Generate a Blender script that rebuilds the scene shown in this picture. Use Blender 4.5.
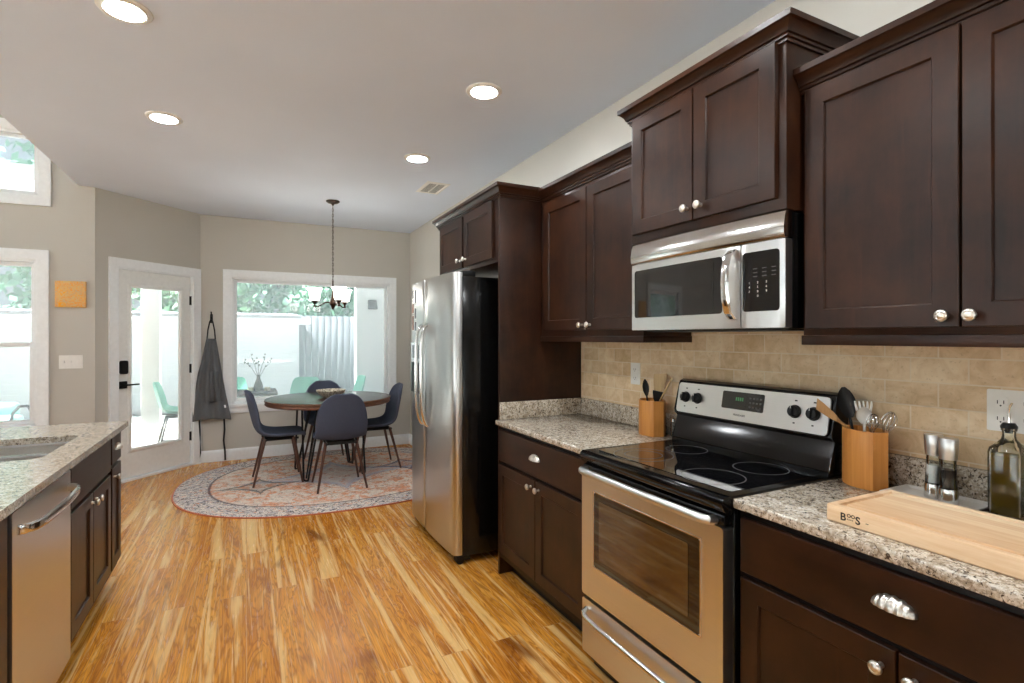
import bpy, bmesh, math, random
from mathutils import Matrix, Vector
random.seed(7)
PI = math.pi
sc = bpy.context.scene
COL = sc.collection
for o in list(bpy.data.objects):
    bpy.data.objects.remove(o)

# ------------------------------------------------------------------ camera, world, exposure
F_PX, YAW, HOR, EYE = 525.16, 26.81, 337.43, 1.398
cam_d = bpy.data.cameras.new('camera')
cam = bpy.data.objects.new('camera', cam_d); COL.objects.link(cam)
cam_d.sensor_fit = 'HORIZONTAL'; cam_d.sensor_width = 36.0
cam_d.lens = F_PX / 1024 * 36.0
cam_d.shift_y = -(341.5 - HOR) / 1024
cam_d.clip_start = 0.02; cam_d.clip_end = 300
cam.location = (0, 0, EYE)
cam.rotation_euler = (PI / 2, 0, -math.radians(YAW))
sc.camera = cam

world = bpy.data.worlds.new('sky'); sc.world = world; world.use_nodes = True
wn = world.node_tree; wn.nodes.clear()
w_out = wn.nodes.new('ShaderNodeOutputWorld'); w_bg = wn.nodes.new('ShaderNodeBackground')
w_sky = wn.nodes.new('ShaderNodeTexSky'); w_sky.sky_type = 'NISHITA'
w_sky.sun_disc = False; w_sky.sun_elevation = math.radians(48); w_sky.sun_rotation = math.radians(200)
w_sky.dust_density = 3.0; w_sky.ozone_density = 1.0; w_sky.air_density = 1.0
w_mix = wn.nodes.new('ShaderNodeMix'); w_mix.data_type = 'RGBA'
w_mix.inputs[0].default_value = 0.65
w_mix.inputs[7].default_value = (8.0, 9.2, 10.8, 1)          # bright hazy overcast
wn.links.new(w_sky.outputs[0], w_mix.inputs[6])
wn.links.new(w_mix.outputs[2], w_bg.inputs[0])
SKY_STRENGTH = 0.032
w_bg.inputs[1].default_value = SKY_STRENGTH
wn.links.new(w_bg.outputs[0], w_out.inputs[0])

sun_d = bpy.data.lights.new('sun', 'SUN'); sun_d.energy = 24.0; sun_d.angle = math.radians(3); sun_d.color = (.97,.985,1.0)
sun = bpy.data.objects.new('sun', sun_d); COL.objects.link(sun); sun.location = (-20,-8,30)
sun.rotation_euler = Vector((-.50,.0,.86)).to_track_quat('Z','Y').to_euler()

sc.view_settings.view_transform = 'Standard'
sc.view_settings.look = 'None'
sc.view_settings.exposure = 1.25
sc.view_settings.gamma = 1.0
sc.view_settings.use_curve_mapping = False
sc.cycles.max_bounces = 10
sc.cycles.diffuse_bounces = 5
sc.cycles.glossy_bounces = 5
sc.cycles.transmission_bounces = 8
sc.cycles.transparent_max_bounces = 12
sc.cycles.sample_clamp_indirect = 6.0
sc.cycles.caustics_reflective = False
sc.cycles.caustics_refractive = False
sc.cycles.use_denoising = True
LENS_EMIT = 95.0
SHADE_EMIT = 4.0

# ------------------------------------------------------------------ mesh builder
class MB:
    def __init__(s, M=None):
        s.bm = bmesh.new(); s.M = M or Matrix.Identity(4)
    def v(s, co):
        return s.bm.verts.new(s.M @ Vector(co))
    def f(s, vs):
        try: return s.bm.faces.new(vs)
        except ValueError: return None
    def box(s, x0, x1, y0, y1, z0, z1, bev=0.0, seg=2):
        c = [(x0,y0,z0),(x1,y0,z0),(x1,y1,z0),(x0,y1,z0),(x0,y0,z1),(x1,y0,z1),(x1,y1,z1),(x0,y1,z1)]
        v = [s.v(p) for p in c]
        fs = [s.f([v[i] for i in q]) for q in ((3,2,1,0),(4,5,6,7),(0,1,5,4),(1,2,6,5),(2,3,7,6),(3,0,4,7))]
        if bev:
            es = list({e for f_ in fs for e in f_.edges})
            bmesh.ops.bevel(s.bm, geom=es, offset=bev, segments=seg, affect='EDGES', profile=0.5, clamp_overlap=True)
        return s
    def loft(s, rings, close=True, cap0=True, cap1=True):
        R = [[s.v(p) for p in r] for r in rings]
        n = len(R[0])
        for a, b in zip(R, R[1:]):
            for i in range(n if close else n - 1):
                j = (i + 1) % n
                s.f([a[i], a[j], b[j], b[i]])
        if cap0: s.f(list(reversed(R[0])))
        if cap1: s.f(R[-1])
        return s
    def cyl(s, p0, p1, r0, r1=None, n=16):
        return s.tube([p0, p1], [r0, r0 if r1 is None else r1], n)
    def tube(s, pts, r, n=12, cap=True, closed=False):
        P = [Vector(p) for p in pts]; m = len(P)
        if not isinstance(r, (list, tuple)): r = [r] * m
        rings = []; up = None
        for i in range(m):
            if closed: t = (P[(i+1) % m] - P[i-1]).normalized()
            elif i == 0: t = (P[1]-P[0]).normalized()
            elif i == m-1: t = (P[-1]-P[-2]).normalized()
            else: t = ((P[i+1]-P[i]).normalized() + (P[i]-P[i-1]).normalized()).normalized()
            if up is None:
                up = Vector((0,0,1)) if abs(t.z) < .9 else Vector((1,0,0))
            a = (up - t * up.dot(t)).normalized(); up = a; b = t.cross(a)
            rings.append([P[i] + (a*math.cos(2*PI*k/n) + b*math.sin(2*PI*k/n)) * r[i] for k in range(n)])
        if closed: rings.append(rings[0]); return s._closed(rings)
        return s.loft(rings, True, cap, cap)
    def _closed(s, rings):
        R = [[s.v(p) for p in r] for r in rings[:-1]]; n = len(R[0]); m = len(R)
        for i in range(m):
            a, b = R[i], R[(i+1) % m]
            for k in range(n):
                j = (k+1) % n; s.f([a[k], a[j], b[j], b[k]])
        return s
    def lathe(s, prof, c=(0,0,0), n=24, ax='z', cap=True):
        rings = []
        for r, h in prof:
            ring = []
            for k in range(n):
                a = 2*PI*k/n; x, y = r*math.cos(a), r*math.sin(a)
                p = {'z': (x,y,h), 'x': (h,x,y), 'y': (x,h,y)}[ax]
                ring.append((c[0]+p[0], c[1]+p[1], c[2]+p[2]))
            rings.append(ring)
        return s.loft(rings, True, cap, cap)
    def prism(s, poly, h0, h1, ax='z', bev=0.0):
        def mp(u, w, h): return {'z': (u,w,h), 'y': (u,h,w), 'x': (h,u,w)}[ax]
        n0 = len(s.bm.verts)
        a = [s.v(mp(u,w,h0)) for u, w in poly]; b = [s.v(mp(u,w,h1)) for u, w in poly]
        n = len(poly); fs = [s.f(list(reversed(a))), s.f(b)]
        for i in range(n):
            j = (i+1) % n; fs.append(s.f([a[i], a[j], b[j], b[i]]))
        if bev:
            es = list(set(fs[0].edges) | set(fs[1].edges))
            bmesh.ops.bevel(s.bm, geom=es, offset=bev, segments=2, affect='EDGES', profile=.5, clamp_overlap=True)
        return s
    def sweep(s, path, prof, closed=False, side=1, mp=lambda u, v, w: (u, v, w)):
        """profile points (offset, w) swept with mitred corners along a flat path (u, v)"""
        P = [Vector(p) for p in path]; n = len(P); rings = []
        for i in range(n):
            def nrm(a, b):
                d = (b-a).normalized(); return Vector((-d.y, d.x)) * side
            if closed or 0 < i < n-1:
                n1 = nrm(P[i-1], P[i]); n2 = nrm(P[i], P[(i+1) % n])
                m = (n1+n2); m = m / max(1e-6, m.dot(n1))
            elif i == 0: m = nrm(P[0], P[1])
            else: m = nrm(P[-2], P[-1])
            rings.append([mp(P[i].x+m.x*o, P[i].y+m.y*o, w) for o, w in prof])
        if closed:
            return s._closed(rings + [rings[0]])
        return s.loft(rings, True, True, True)
    def grid(s, pts):
        R = [[s.v(p) for p in r] for r in pts]
        for a, b in zip(R, R[1:]):
            for i in range(len(a)-1): s.f([a[i], a[i+1], b[i+1], b[i]])
        return s
    def rrect(s, a0, a1, b0, b1, w0, w1, r=.01, n=5):
        poly = []
        for cx, cy, t0 in ((a1-r,b1-r,0),(a0+r,b1-r,90),(a0+r,b0+r,180),(a1-r,b0+r,270)):
            for k in range(n+1):
                t = math.radians(t0 + 90*k/n); poly.append((cx+r*math.cos(t), cy+r*math.sin(t)))
        return s.prism(poly, w0, w1)
    def shaker(s, a0, a1, b0, b1, w0=.003, w1=.021, st=.058, rec=.008, flat=False):
        e = .002
        def ring(i, w): return [(a0+i,b0+i,w),(a1-i,b0+i,w),(a1-i,b1-i,w),(a0+i,b1-i,w)]
        L = [ring(0,w0), ring(0,w1-e), ring(e,w1)]
        if not flat: L += [ring(st,w1), ring(st+.002,w1-.002), ring(st+.004,w1-rec)]
        return s.loft(L)
    def text(s, txt, size, sx=1.0, bold=0.0, ex=.0006):
        """letters flat in the local a-b plane, origin at left baseline"""
        c = bpy.data.curves.new('t', 'FONT'); c.body = txt; c.size = size; c.offset = bold; c.extrude = ex; c.resolution_u = 3
        o = bpy.data.objects.new('t', c); COL.objects.link(o)
        dg = bpy.context.evaluated_depsgraph_get(); me = bpy.data.meshes.new_from_object(o.evaluated_get(dg))
        vs = [s.v((v.co.x*sx, v.co.y, v.co.z)) for v in me.vertices]
        for p in me.polygons: s.f([vs[i] for i in p.vertices])
        bpy.data.objects.remove(o); bpy.data.curves.remove(c); bpy.data.meshes.remove(me)
        return s
    def build(s, name, mat, parent=None, shift=None, smooth=35, recalc=True):
        bm = s.bm
        if shift is None and parent is not None:
            p = parent; shift = Vector((0,0,0))
            while p is not None: shift = shift + p.location; p = p.parent
        if shift is not None:
            bmesh.ops.translate(bm, verts=bm.verts, vec=-Vector(shift))
        if recalc: bmesh.ops.recalc_face_normals(bm, faces=bm.faces)
        if smooth:
            ang = math.radians(smooth)
            for f_ in bm.faces: f_.smooth = True
            for e in bm.edges:
                if len(e.link_faces) == 2 and e.calc_face_angle(0) > ang: e.smooth = False
        me = bpy.data.meshes.new(name); bm.to_mesh(me); bm.free()
        me.materials.append(mat)
        o = bpy.data.objects.new(name, me); COL.objects.link(o)
        if parent is not None: o.parent = parent
        return o

def tag(o, label=None, cat=None, group=None, kind=None):
    if label: o['label'] = label
    if cat: o['category'] = cat
    if group: o['group'] = group
    if kind: o['kind'] = kind
    return o
def thing(name, label, cat, loc=(0,0,0), rz=0.0, group=None):
    o = bpy.data.objects.new(name, None); COL.objects.link(o)
    o.empty_display_size = .05
    o.location = loc; o.rotation_euler = (0,0,rz)
    return tag(o, label, cat, group)
def solo(name, mb, mat, label, cat, loc, group=None, kind=None):
    o = mb.build(name, mat, None, Vector(loc)); o.location = loc
    return tag(o, label, cat, group, kind)
def struct(name, mb, mat, parent=None):
    o = mb.build(name, mat, parent)
    if parent is None: o['kind'] = 'structure'
    return o
def copy_tree(o, parent=None):
    c = o.copy(); COL.objects.link(c)
    if parent is not None: c.parent = parent
    for ch in list(o.children): copy_tree(ch, c)
    return c
def FR(x):   # fronts that face -X: local (a, b, w) -> (x - w, a, b)
    return Matrix(((0,0,-1,x),(1,0,0,0),(0,1,0,0),(0,0,0,1)))
def FL(x):   # fronts that face +X
    return Matrix(((0,0,1,x),(1,0,0,0),(0,1,0,0),(0,0,0,1)))
def FY(y):   # faces that look to -Y: local (a, b, w) -> (a, y - w, b)
    return Matrix(((1,0,0,0),(0,0,-1,y),(0,1,0,0),(0,0,0,1)))

# ------------------------------------------------------------------ materials
def lin(r, g, b):
    f = lambda c: (c/255/12.92) if c/255 <= .04045 else ((c/255+.055)/1.055)**2.4
    return (f(r), f(g), f(b), 1)
class Mat:
    def __init__(s, name):
        s.m = bpy.data.materials.new(name); s.m.use_nodes = True
        s.t = s.m.node_tree; s.b = s.t.nodes['Principled BSDF']
    def n(s, typ, **k):
        x = s.t.nodes.new('ShaderNode'+typ)
        for a, v in k.items():
            if a.startswith('i_'):
                key = a[2:]; x.inputs[int(key) if key.isdigit() else key.replace('_',' ')].default_value = v
            else: setattr(x, a, v)
        return x
    def l(s, a, b): s.t.links.new(a, b)
    def coords(s, scale=(1,1,1), rot=(0,0,0), loc=(0,0,0), out='Object'):
        tc = s.n('TexCoord'); mp = s.n('Mapping')
        mp.inputs['Scale'].default_value = scale; mp.inputs['Rotation'].default_value = rot; mp.inputs['Location'].default_value = loc
        s.l(tc.outputs[out], mp.inputs['Vector']); return mp.outputs[0]
    def noise(s, vec, scale, detail=3, rough=.5, dist=0.0):
        x = s.n('TexNoise'); x.inputs['Scale'].default_value = scale; x.inputs['Detail'].default_value = detail
        x.inputs['Roughness'].default_value = rough; x.inputs['Distortion'].default_value = dist
        if vec is not None: s.l(vec, x.inputs['Vector'])
        return x.outputs['Fac']
    def ramp(s, fac, stops, interp='LINEAR'):
        x = s.n('ValToRGB'); cr = x.color_ramp; cr.interpolation = interp
        while len(cr.elements) < len(stops): cr.elements.new(.5)
        for e, (p, c) in zip(cr.elements, stops): e.position = p; e.color = c if len(c) == 4 else (*c, 1)
        s.l(fac, x.inputs[0]); return x.outputs[0]
    def math(s, op, a, b=None, c=None):
        x = s.n('Math', operation=op)
        for i, q in enumerate((a, b, c)):
            if q is None: continue
            if isinstance(q, (int, float)): x.inputs[i].default_value = q
            else: s.l(q, x.inputs[i])
        return x.outputs[0]
    def mix(s, fac, a, b, blend='MIX'):
        x = s.n('Mix', data_type='RGBA', blend_type=blend)
        for i, q in ((0, fac), (6, a), (7, b)):
            if isinstance(q, (int, float)): x.inputs[i].default_value = q
            elif isinstance(q, tuple): x.inputs[i].default_value = q if len(q) == 4 else (*q, 1)
            else: s.l(q, x.inputs[i])
        return x.outputs[2]
    def set(s, **k):
        for a, v in k.items():
            key = a.replace('_', ' ')
            inp = s.b.inputs[key]
            if isinstance(v, bpy.types.NodeSocket): s.l(v, inp)
            else: inp.default_value = v
        return s
    def bump(s, h, strength=.2, dist=.002):
        x = s.n('Bump'); x.inputs['Strength'].default_value = strength; x.inputs['Distance'].default_value = dist
        s.l(h, x.inputs['Height']); s.l(x.outputs[0], s.b.inputs['Normal']); return s

def plain(name, col, rough=.5, metal=0.0, var=.06, scale=30, spec=.5, coat=0.0, bump=0.0):
    M = Mat(name); c = col if len(col) == 4 else (*col, 1)
    v = M.coords(); n = M.noise(v, scale, 3)
    d = tuple(x*(1-var*1.5) for x in c[:3]) + (1,); l_ = tuple(min(1, x*(1+var*1.5)) for x in c[:3]) + (1,)
    M.set(Base_Color=M.ramp(n, [(.3, d), (.7, l_)]), Roughness=rough, Metallic=metal)
    M.b.inputs['Specular IOR Level'].default_value = spec; M.b.inputs['Coat Weight'].default_value = coat
    if bump: M.bump(n, bump)
    return M.m

def wall_paint(name, col):
    M = Mat(name); v = M.coords(); n = M.noise(v, 260, 2); n2 = M.noise(v, 1.2, 2)
    d = tuple(x*.97 for x in col[:3]); l_ = tuple(x*1.03 for x in col[:3])
    M.set(Base_Color=M.ramp(n2, [(.3, d), (.7, l_)]), Roughness=.75); M.bump(n, .05, .001); return M.m

def floor_mat():
    M = Mat('acacia_planks')
    v = M.coords(rot=(0,0,PI/2))                      # u along Y
    br = M.n('TexBrick', offset=.37, offset_frequency=2); M.l(v, br.inputs['Vector'])
    br.inputs['Scale'].default_value = 1.0; br.inputs['Brick Width'].default_value = 1.6; br.inputs['Row Height'].default_value = .127
    br.inputs['Mortar Size'].default_value = .0016; br.inputs['Mortar Smooth'].default_value = .1
    br.inputs['Color1'].default_value = (0,0,0,1); br.inputs['Color2'].default_value = (1,1,1,1); br.inputs['Bias'].default_value = 0
    bw = M.n('RGBToBW'); M.l(br.outputs['Color'], bw.inputs[0]); rnd = bw.outputs[0]
    cx = M.n('CombineXYZ'); M.l(M.math('MULTIPLY', rnd, 53.0), cx.inputs[0]); M.l(M.math('MULTIPLY', rnd, 19.0), cx.inputs[1])
    add = M.n('VectorMath', operation='ADD'); M.l(v, add.inputs[0]); M.l(cx.outputs[0], add.inputs[1])
    def sc_(s): 
        q = M.n('VectorMath', operation='MULTIPLY'); M.l(add.outputs[0], q.inputs[0]); q.inputs[1].default_value = s; return q.outputs[0]
    big = M.noise(sc_((.95, 8.5, 1)), 1.0, 3, .5, 1.7)
    rings = M.math('SINE', M.math('MULTIPLY', big, 64.0))
    rings01 = M.math('MULTIPLY_ADD', rings, .5, .5)
    fine = M.noise(sc_((6, 150, 1)), 1.0, 4, .6, .4)
    sap = M.noise(sc_((.5, 11.0, 1)), 1.0, 3, .5, 1.5)
    base = M.ramp(M.math('MULTIPLY_ADD', big, .75, M.math('MULTIPLY_ADD', rnd, .12, .05)), [(.22, lin(172,102,30)), (.42, lin(214,138,46)), (.60, lin(230,160,62)), (.85, lin(238,184,98))])
    c1 = M.mix(M.math('MULTIPLY', M.math('POWER', rings01, 3.0), .58), base, lin(134,72,20))
    c2 = M.mix(M.ramp(fine, [(.40, (0,0,0)), (.62, (.5,.5,.5))]), c1, lin(140,80,26))
    sapm = M.ramp(sap, [(.53, (0,0,0)), (.575, (.35,.35,.35)), (.60, (.62,.62,.62)), (.70, (.85,.85,.85))])
    c3 = M.mix(sapm, c2, lin(240,198,130))
    sap2 = M.noise(sc_((.8, 27.0, 1)), 1.0, 3, .55, 1.6)
    c3 = M.mix(M.ramp(sap2, [(.58, (0,0,0)), (.66, (.65,.65,.65))]), c3, lin(238,196,128))
    knot = M.noise(sc_((1.6, 6, 1)), 1.0, 2, .5, .8)
    c4 = M.mix(M.ramp(knot, [(.62, (0,0,0)), (.74, (.75,.75,.75))]), c3, lin(104,50,14))
    c5 = M.mix(M.math('MULTIPLY', br.outputs['Fac'], .6), c4, lin(196,150,96))
    M.set(Base_Color=c5, Roughness=M.math('MULTIPLY_ADD', fine, .12, .20))
    M.b.inputs['Specular IOR Level'].default_value = .5
    M.bump(M.math('MULTIPLY_ADD', fine, .12, M.math('MULTIPLY', br.outputs['Fac'], -.6)), .22, .001)
    return M.m

def granite_mat():
    M = Mat('speckled_granite'); v = M.coords()
    a = M.noise(v, 44, 5, .7, .8); b = M.noise(v, 130, 4, .7, .4); c = M.noise(v, 84, 3, .6, 1.4)
    vo = M.n('TexVoronoi'); vo.inputs['Scale'].default_value = 120; M.l(v, vo.inputs['Vector'])
    base = M.ramp(a, [(.28, lin(120,104,86)), (.42, lin(172,158,138)), (.55, lin(208,198,182)), (.75, lin(228,222,210))])
    c1 = M.mix(M.ramp(b, [(.52, (0,0,0)), (.62, (.75,.75,.75))]), base, lin(134,112,86))
    c2 = M.mix(M.ramp(c, [(.56, (0,0,0)), (.63, (.95,.95,.95))]), c1, lin(56,42,32))
    vr = M.n('RGBToBW'); M.l(vo.outputs['Color'], vr.inputs[0])
    c3 = M.mix(M.ramp(vr.outputs[0], [(.78, (0,0,0)), (.84, (.6,.6,.6))]), c2, lin(84,66,52))
    c4 = M.mix(M.ramp(M.noise(v, 150, 2), [(.62, (0,0,0)), (.7, (.7,.7,.7))]), c3, lin(236,230,220))
    M.set(Base_Color=c4, Roughness=.16); M.b.inputs['Coat Weight'].default_value = .15; return M.m

def tile_mat():
    M = Mat('travertine_tile')
    tc = M.n('TexCoord'); sep = M.n('SeparateXYZ'); cb = M.n('CombineXYZ'); M.l(tc.outputs['Object'], sep.inputs[0])
    M.l(sep.outputs[1], cb.inputs[0]); M.l(sep.outputs[2], cb.inputs[1]); M.l(sep.outputs[0], cb.inputs[2])
    mp = M.n('Mapping'); mp.inputs['Location'].default_value = (.062, -.028, 0); M.l(cb.outputs[0], mp.inputs[0]); v = mp.outputs[0]
    br = M.n('TexBrick', offset=.5, offset_frequency=2); M.l(v, br.inputs['Vector'])
    br.inputs['Scale'].default_value = 1.0; br.inputs['Brick Width'].default_value = .153; br.inputs['Row Height'].default_value = .0768
    br.inputs['Mortar Size'].default_value = .0026; br.inputs['Mortar Smooth'].default_value = .25
    br.inputs['Color1'].default_value = (0,0,0,1); br.inputs['Color2'].default_value = (1,1,1,1)
    bw = M.n('RGBToBW'); M.l(br.outputs['Color'], bw.inputs[0])
    n = M.noise(v, 16, 5, .6, .8); n2 = M.noise(v, 90, 3, .6)
    t = M.math('MULTIPLY_ADD', n, .8, M.math('MULTIPLY_ADD', bw.outputs[0], .22, -.06))
    base = M.ramp(t, [(.22, lin(194,162,120)), (.45, lin(216,188,150)), (.62, lin(228,206,172)), (.85, lin(238,222,194))])
    c1 = M.mix(M.ramp(n2, [(.3, (.35,.35,.35)), (.42, (0,0,0))]), base, lin(160,130,96))
    c2 = M.mix(M.math('MULTIPLY', br.outputs['Fac'], .65), c1, lin(232,220,198))
    M.set(Base_Color=c2, Roughness=.48)
    M.bump(M.math('MULTIPLY_ADD', br.outputs['Fac'], -1.0, M.math('MULTIPLY', n2, .12)), .35, .002); return M.m

def espresso_mat(name='espresso_wood', axis=2, flip=False):
    M = Mat(name); s = [26, 26, 26]; s[axis] = 2.2
    v = M.coords(scale=tuple(s)); n = M.noise(v, 1.0, 5, .62, .7)
    v2 = M.coords(); n2 = M.noise(v2, 5.5, 4, .65)
    c1 = M.ramp(n, [(.3, lin(24,12,6)), (.55, lin(38,19,10)), (.78, lin(56,29,15))])
    c2 = M.mix(M.ramp(n2, [(.38, (0,0,0)), (.72, (.55,.55,.55))]), c1, lin(72,41,22))
    M.set(Base_Color=c2, Roughness=M.math('MULTIPLY_ADD', n, .1, .27))
    M.b.inputs['Specular IOR Level'].default_value = .30
    return M.m

def steel_mat(name, axis=1, rough=.28, col=(.68,.675,.665)):
    M = Mat(name); s = [420, 420, 420]; s[axis] = 3
    v = M.coords(scale=tuple(s)); n = M.noise(v, 1.0, 3, .6)
    d = tuple(c*.975 for c in col); l_ = tuple(min(1, c*1.02) for c in col)
    M.set(Base_Color=M.ramp(n, [(.3, d), (.7, l_)]), Metallic=1.0, Roughness=M.math('MULTIPLY_ADD', n, .015, rough-.007))
    return M.m

def glass_pane(name='window_glass', tint=(.97,.985,.98), refl=1.0, haze=.18, hcol=(.90,.96,1.0)):
    M = Mat(name); t = M.t; t.nodes.remove(M.b)
    out = t.nodes['Material Output']
    tr = M.n('BsdfTransparent'); tr.inputs[0].default_value = (*tint, 1)
    gl = M.n('BsdfGlossy'); gl.inputs['Roughness'].default_value = .02; gl.inputs['Color'].default_value = (1,1,1,1)
    fr = M.n('Fresnel'); fr.inputs[0].default_value = 1.45
    n = M.noise(M.coords(), 2.0, 1)
    k = M.math('MULTIPLY', fr.outputs[0], M.math('MULTIPLY_ADD', n, .1*refl, .75*refl))
    mx = M.n('MixShader'); M.l(k, mx.inputs[0]); M.l(tr.outputs[0], mx.inputs[1]); M.l(gl.outputs[0], mx.inputs[2])
    tl = M.n('BsdfTranslucent'); tl.inputs[0].default_value = (*hcol, 1)      # veil mixed in, imitates glare haze on window panes
    mh = M.n('MixShader'); mh.inputs[0].default_value = haze; M.l(mx.outputs[0], mh.inputs[1]); M.l(tl.outputs[0], mh.inputs[2])
    M.l(mh.outputs[0], out.inputs[0]); return M.m

def emit_mat(name, col, strength):
    M = Mat(name); n = M.noise(M.coords(), 40, 1)
    M.set(Base_Color=M.ramp(n, [(.3, (.85,.85,.83)), (.7, (.9,.9,.88))]), Roughness=.5)
    M.b.inputs['Emission Color'].default_value = (*col, 1); M.b.inputs['Emission Strength'].default_value = strength; return M.m

def solid_glass(name, col=(1,1,1), rough=.02, ior=1.45):
    M = Mat(name); n = M.noise(M.coords(), 20, 1)
    M.set(Base_Color=M.ramp(n, [(.3, tuple(c*.97 for c in col)), (.7, col)]), Roughness=rough, IOR=ior); M.b.inputs['Transmission Weight'].default_value = 1.0; return M.m

def wood_mat(name, a, b, axis=2, rough=.45, stretch=4, sc_=60):
    M = Mat(name); s = [sc_]*3; s[axis] = stretch
    n = M.noise(M.coords(scale=tuple(s)), 1.0, 4, .6, .5)
    M.set(Base_Color=M.ramp(n, [(.28, a), (.72, b)]), Roughness=rough); return M.m

def maple_mat():
    M = Mat('maple_board'); tc = M.n('TexCoord'); sp = M.n('SeparateXYZ'); M.l(tc.outputs['Object'], sp.inputs[0])
    st = M.math('FLOOR', M.math('MULTIPLY', sp.outputs[0], 26.0))
    wn_ = M.n('TexWhiteNoise', noise_dimensions='1D'); M.l(st, wn_.inputs['W'])
    n = M.noise(M.coords(scale=(70, 5, 70)), 1.0, 4, .6, .5)
    t = M.math('MULTIPLY_ADD', n, .65, M.math('MULTIPLY', wn_.outputs['Value'], .35))
    M.set(Base_Color=M.ramp(t, [(.25, lin(216,174,130)), (.5, lin(232,200,162)), (.75, lin(241,218,186))]), Roughness=.42); return M.m

def rug_mat(a, b):
    M = Mat('patterned_rug'); tc = M.n('TexCoord'); sp = M.n('SeparateXYZ'); M.l(tc.outputs['Object'], sp.inputs[0])
    x, y = sp.outputs[0], sp.outputs[1]
    nx, ny = M.math('ABSOLUTE', M.math('DIVIDE', x, a)), M.math('ABSOLUTE', M.math('DIVIDE', y, b))
    r = M.math('POWER', M.math('ADD', M.math('POWER', nx, 2.3), M.math('POWER', ny, 2.3)), 1/2.3)
    v = M.coords(); va = M.coords(scale=(1, 1.6, 1))
    n1 = M.noise(va, 19, 4, .7, 1.5); n2 = M.noise(va, 34, 4, .75, 1.2); n3 = M.noise(v, 8, 4, .7, .8)
    OR, CR, NV, BL, TN = lin(222,146,106), lin(230,216,202), lin(58,58,76), lin(168,170,186), lin(214,186,164)
    fld = M.mix(M.ramp(n3, [(.46, (0,0,0)), (.56, (1,1,1))]), CR, OR)
    fld = M.mix(M.ramp(n1, [(.50, (0,0,0)), (.56, (.85,.85,.85))]), fld, TN)
    fld = M.mix(M.ramp(n2, [(.57, (0,0,0)), (.61, (.9,.9,.9))]), fld, NV)
    fld = M.mix(M.ramp(M.noise(va, 28, 3, .6, .9), [(.55, (0,0,0)), (.65, (.9,.9,.9))]), fld, CR)
    def star(cx, cy, sx, sy):
        u = M.math('POWER', M.math('ABSOLUTE', M.math('DIVIDE', M.math('SUBTRACT', x, cx), sx)), .6)
        w = M.math('POWER', M.math('ABSOLUTE', M.math('DIVIDE', M.math('SUBTRACT', y, cy), sy)), .6)
        return M.math('ADD', u, w)
    med = M.mix(M.ramp(n2, [(.52, (0,0,0)), (.58, (.8,.8,.8))]), BL, CR)
    for cx, cy, sx, sy, c in ((0,0,.95,.62,med), (-.72,-.12,.42,.30,lin(80,92,92)), (.72,.12,.42,.30,lin(70,80,110)), (0,0,.28,.2,CR)):
        s_ = star(cx, cy, sx, sy)
        k = M.ramp(M.math('ADD', s_, M.math('MULTIPLY', M.math('SUBTRACT', n2, .5), .5)), [(.62, (.25,.25,.25)), (.84, (.35,.35,.35)), (.88, (.85,.85,.85)), (1.0, (.85,.85,.85)), (1.04, (0,0,0))])
        fld = M.mix(k, fld, c)
    bd = M.mix(M.ramp(n1, [(.44, (0,0,0)), (.50, (1,1,1))]), lin(198,188,190), CR)
    bd = M.mix(M.ramp(n2, [(.53, (0,0,0)), (.55, (1,1,1))]), bd, lin(40,40,56))
    bd = M.mix(M.ramp(M.noise(va, 17, 3, .6, 1), [(.60, (0,0,0)), (.65, (.9,.9,.9))]), bd, OR)
    k = M.ramp(r, [(.80, (0,0,0)), (.81, (1,1,1))])
    c = M.mix(k, fld, bd)
    ln = M.ramp(r, [(.79, (0,0,0)), (.795, (.8,.8,.8)), (.803, (.8,.8,.8)), (.81, (0,0,0))])
    c = M.mix(ln, c, NV)
    wv = M.noise(M.coords(scale=(220,220,10)), 1, 2)
    M.set(Base_Color=c, Roughness=.95); M.b.inputs['Specular IOR Level'].default_value = .1
    M.bump(wv, .3, .003); return M.m

def siding_mat(name, col, pitch=.11):
    M = Mat(name); tc = M.n('TexCoord'); sp = M.n('SeparateXYZ'); M.l(tc.outputs['Object'], sp.inputs[0])
    fr = M.math('FRACT', M.math('DIVIDE', sp.outputs[2], pitch))
    M.set(Base_Color=M.ramp(M.noise(M.coords(), 8, 2), [(.3, tuple(c*.95 for c in col)), (.7, col)]), Roughness=.6); M.bump(fr, .8, .012); return M.m

def leaf_mat(name, a, b):
    M = Mat(name); n = M.noise(M.coords(), 1.7, 3)
    M.set(Base_Color=M.ramp(n, [(.3, a), (.7, b)]), Roughness=.6); M.b.inputs['Subsurface Weight'].default_value = 0
    return M.m

def deck_mat():
    M = Mat('deck_boards'); tc = M.n('TexCoord'); sp = M.n('SeparateXYZ'); M.l(tc.outputs['Object'], sp.inputs[0])
    fr = M.math('FRACT', M.math('DIVIDE', sp.outputs[0], .14))
    n = M.noise(M.coords(scale=(40, 2, 40)), 1, 3)
    c = M.ramp(n, [(.3, lin(176,172,166)), (.7, lin(206,202,196))])
    M.set(Base_Color=M.mix(M.ramp(fr, [(.0, (1,1,1)), (.05, (0,0,0))]), c, lin(110,106,100)), Roughness=.7); return M.m

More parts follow.
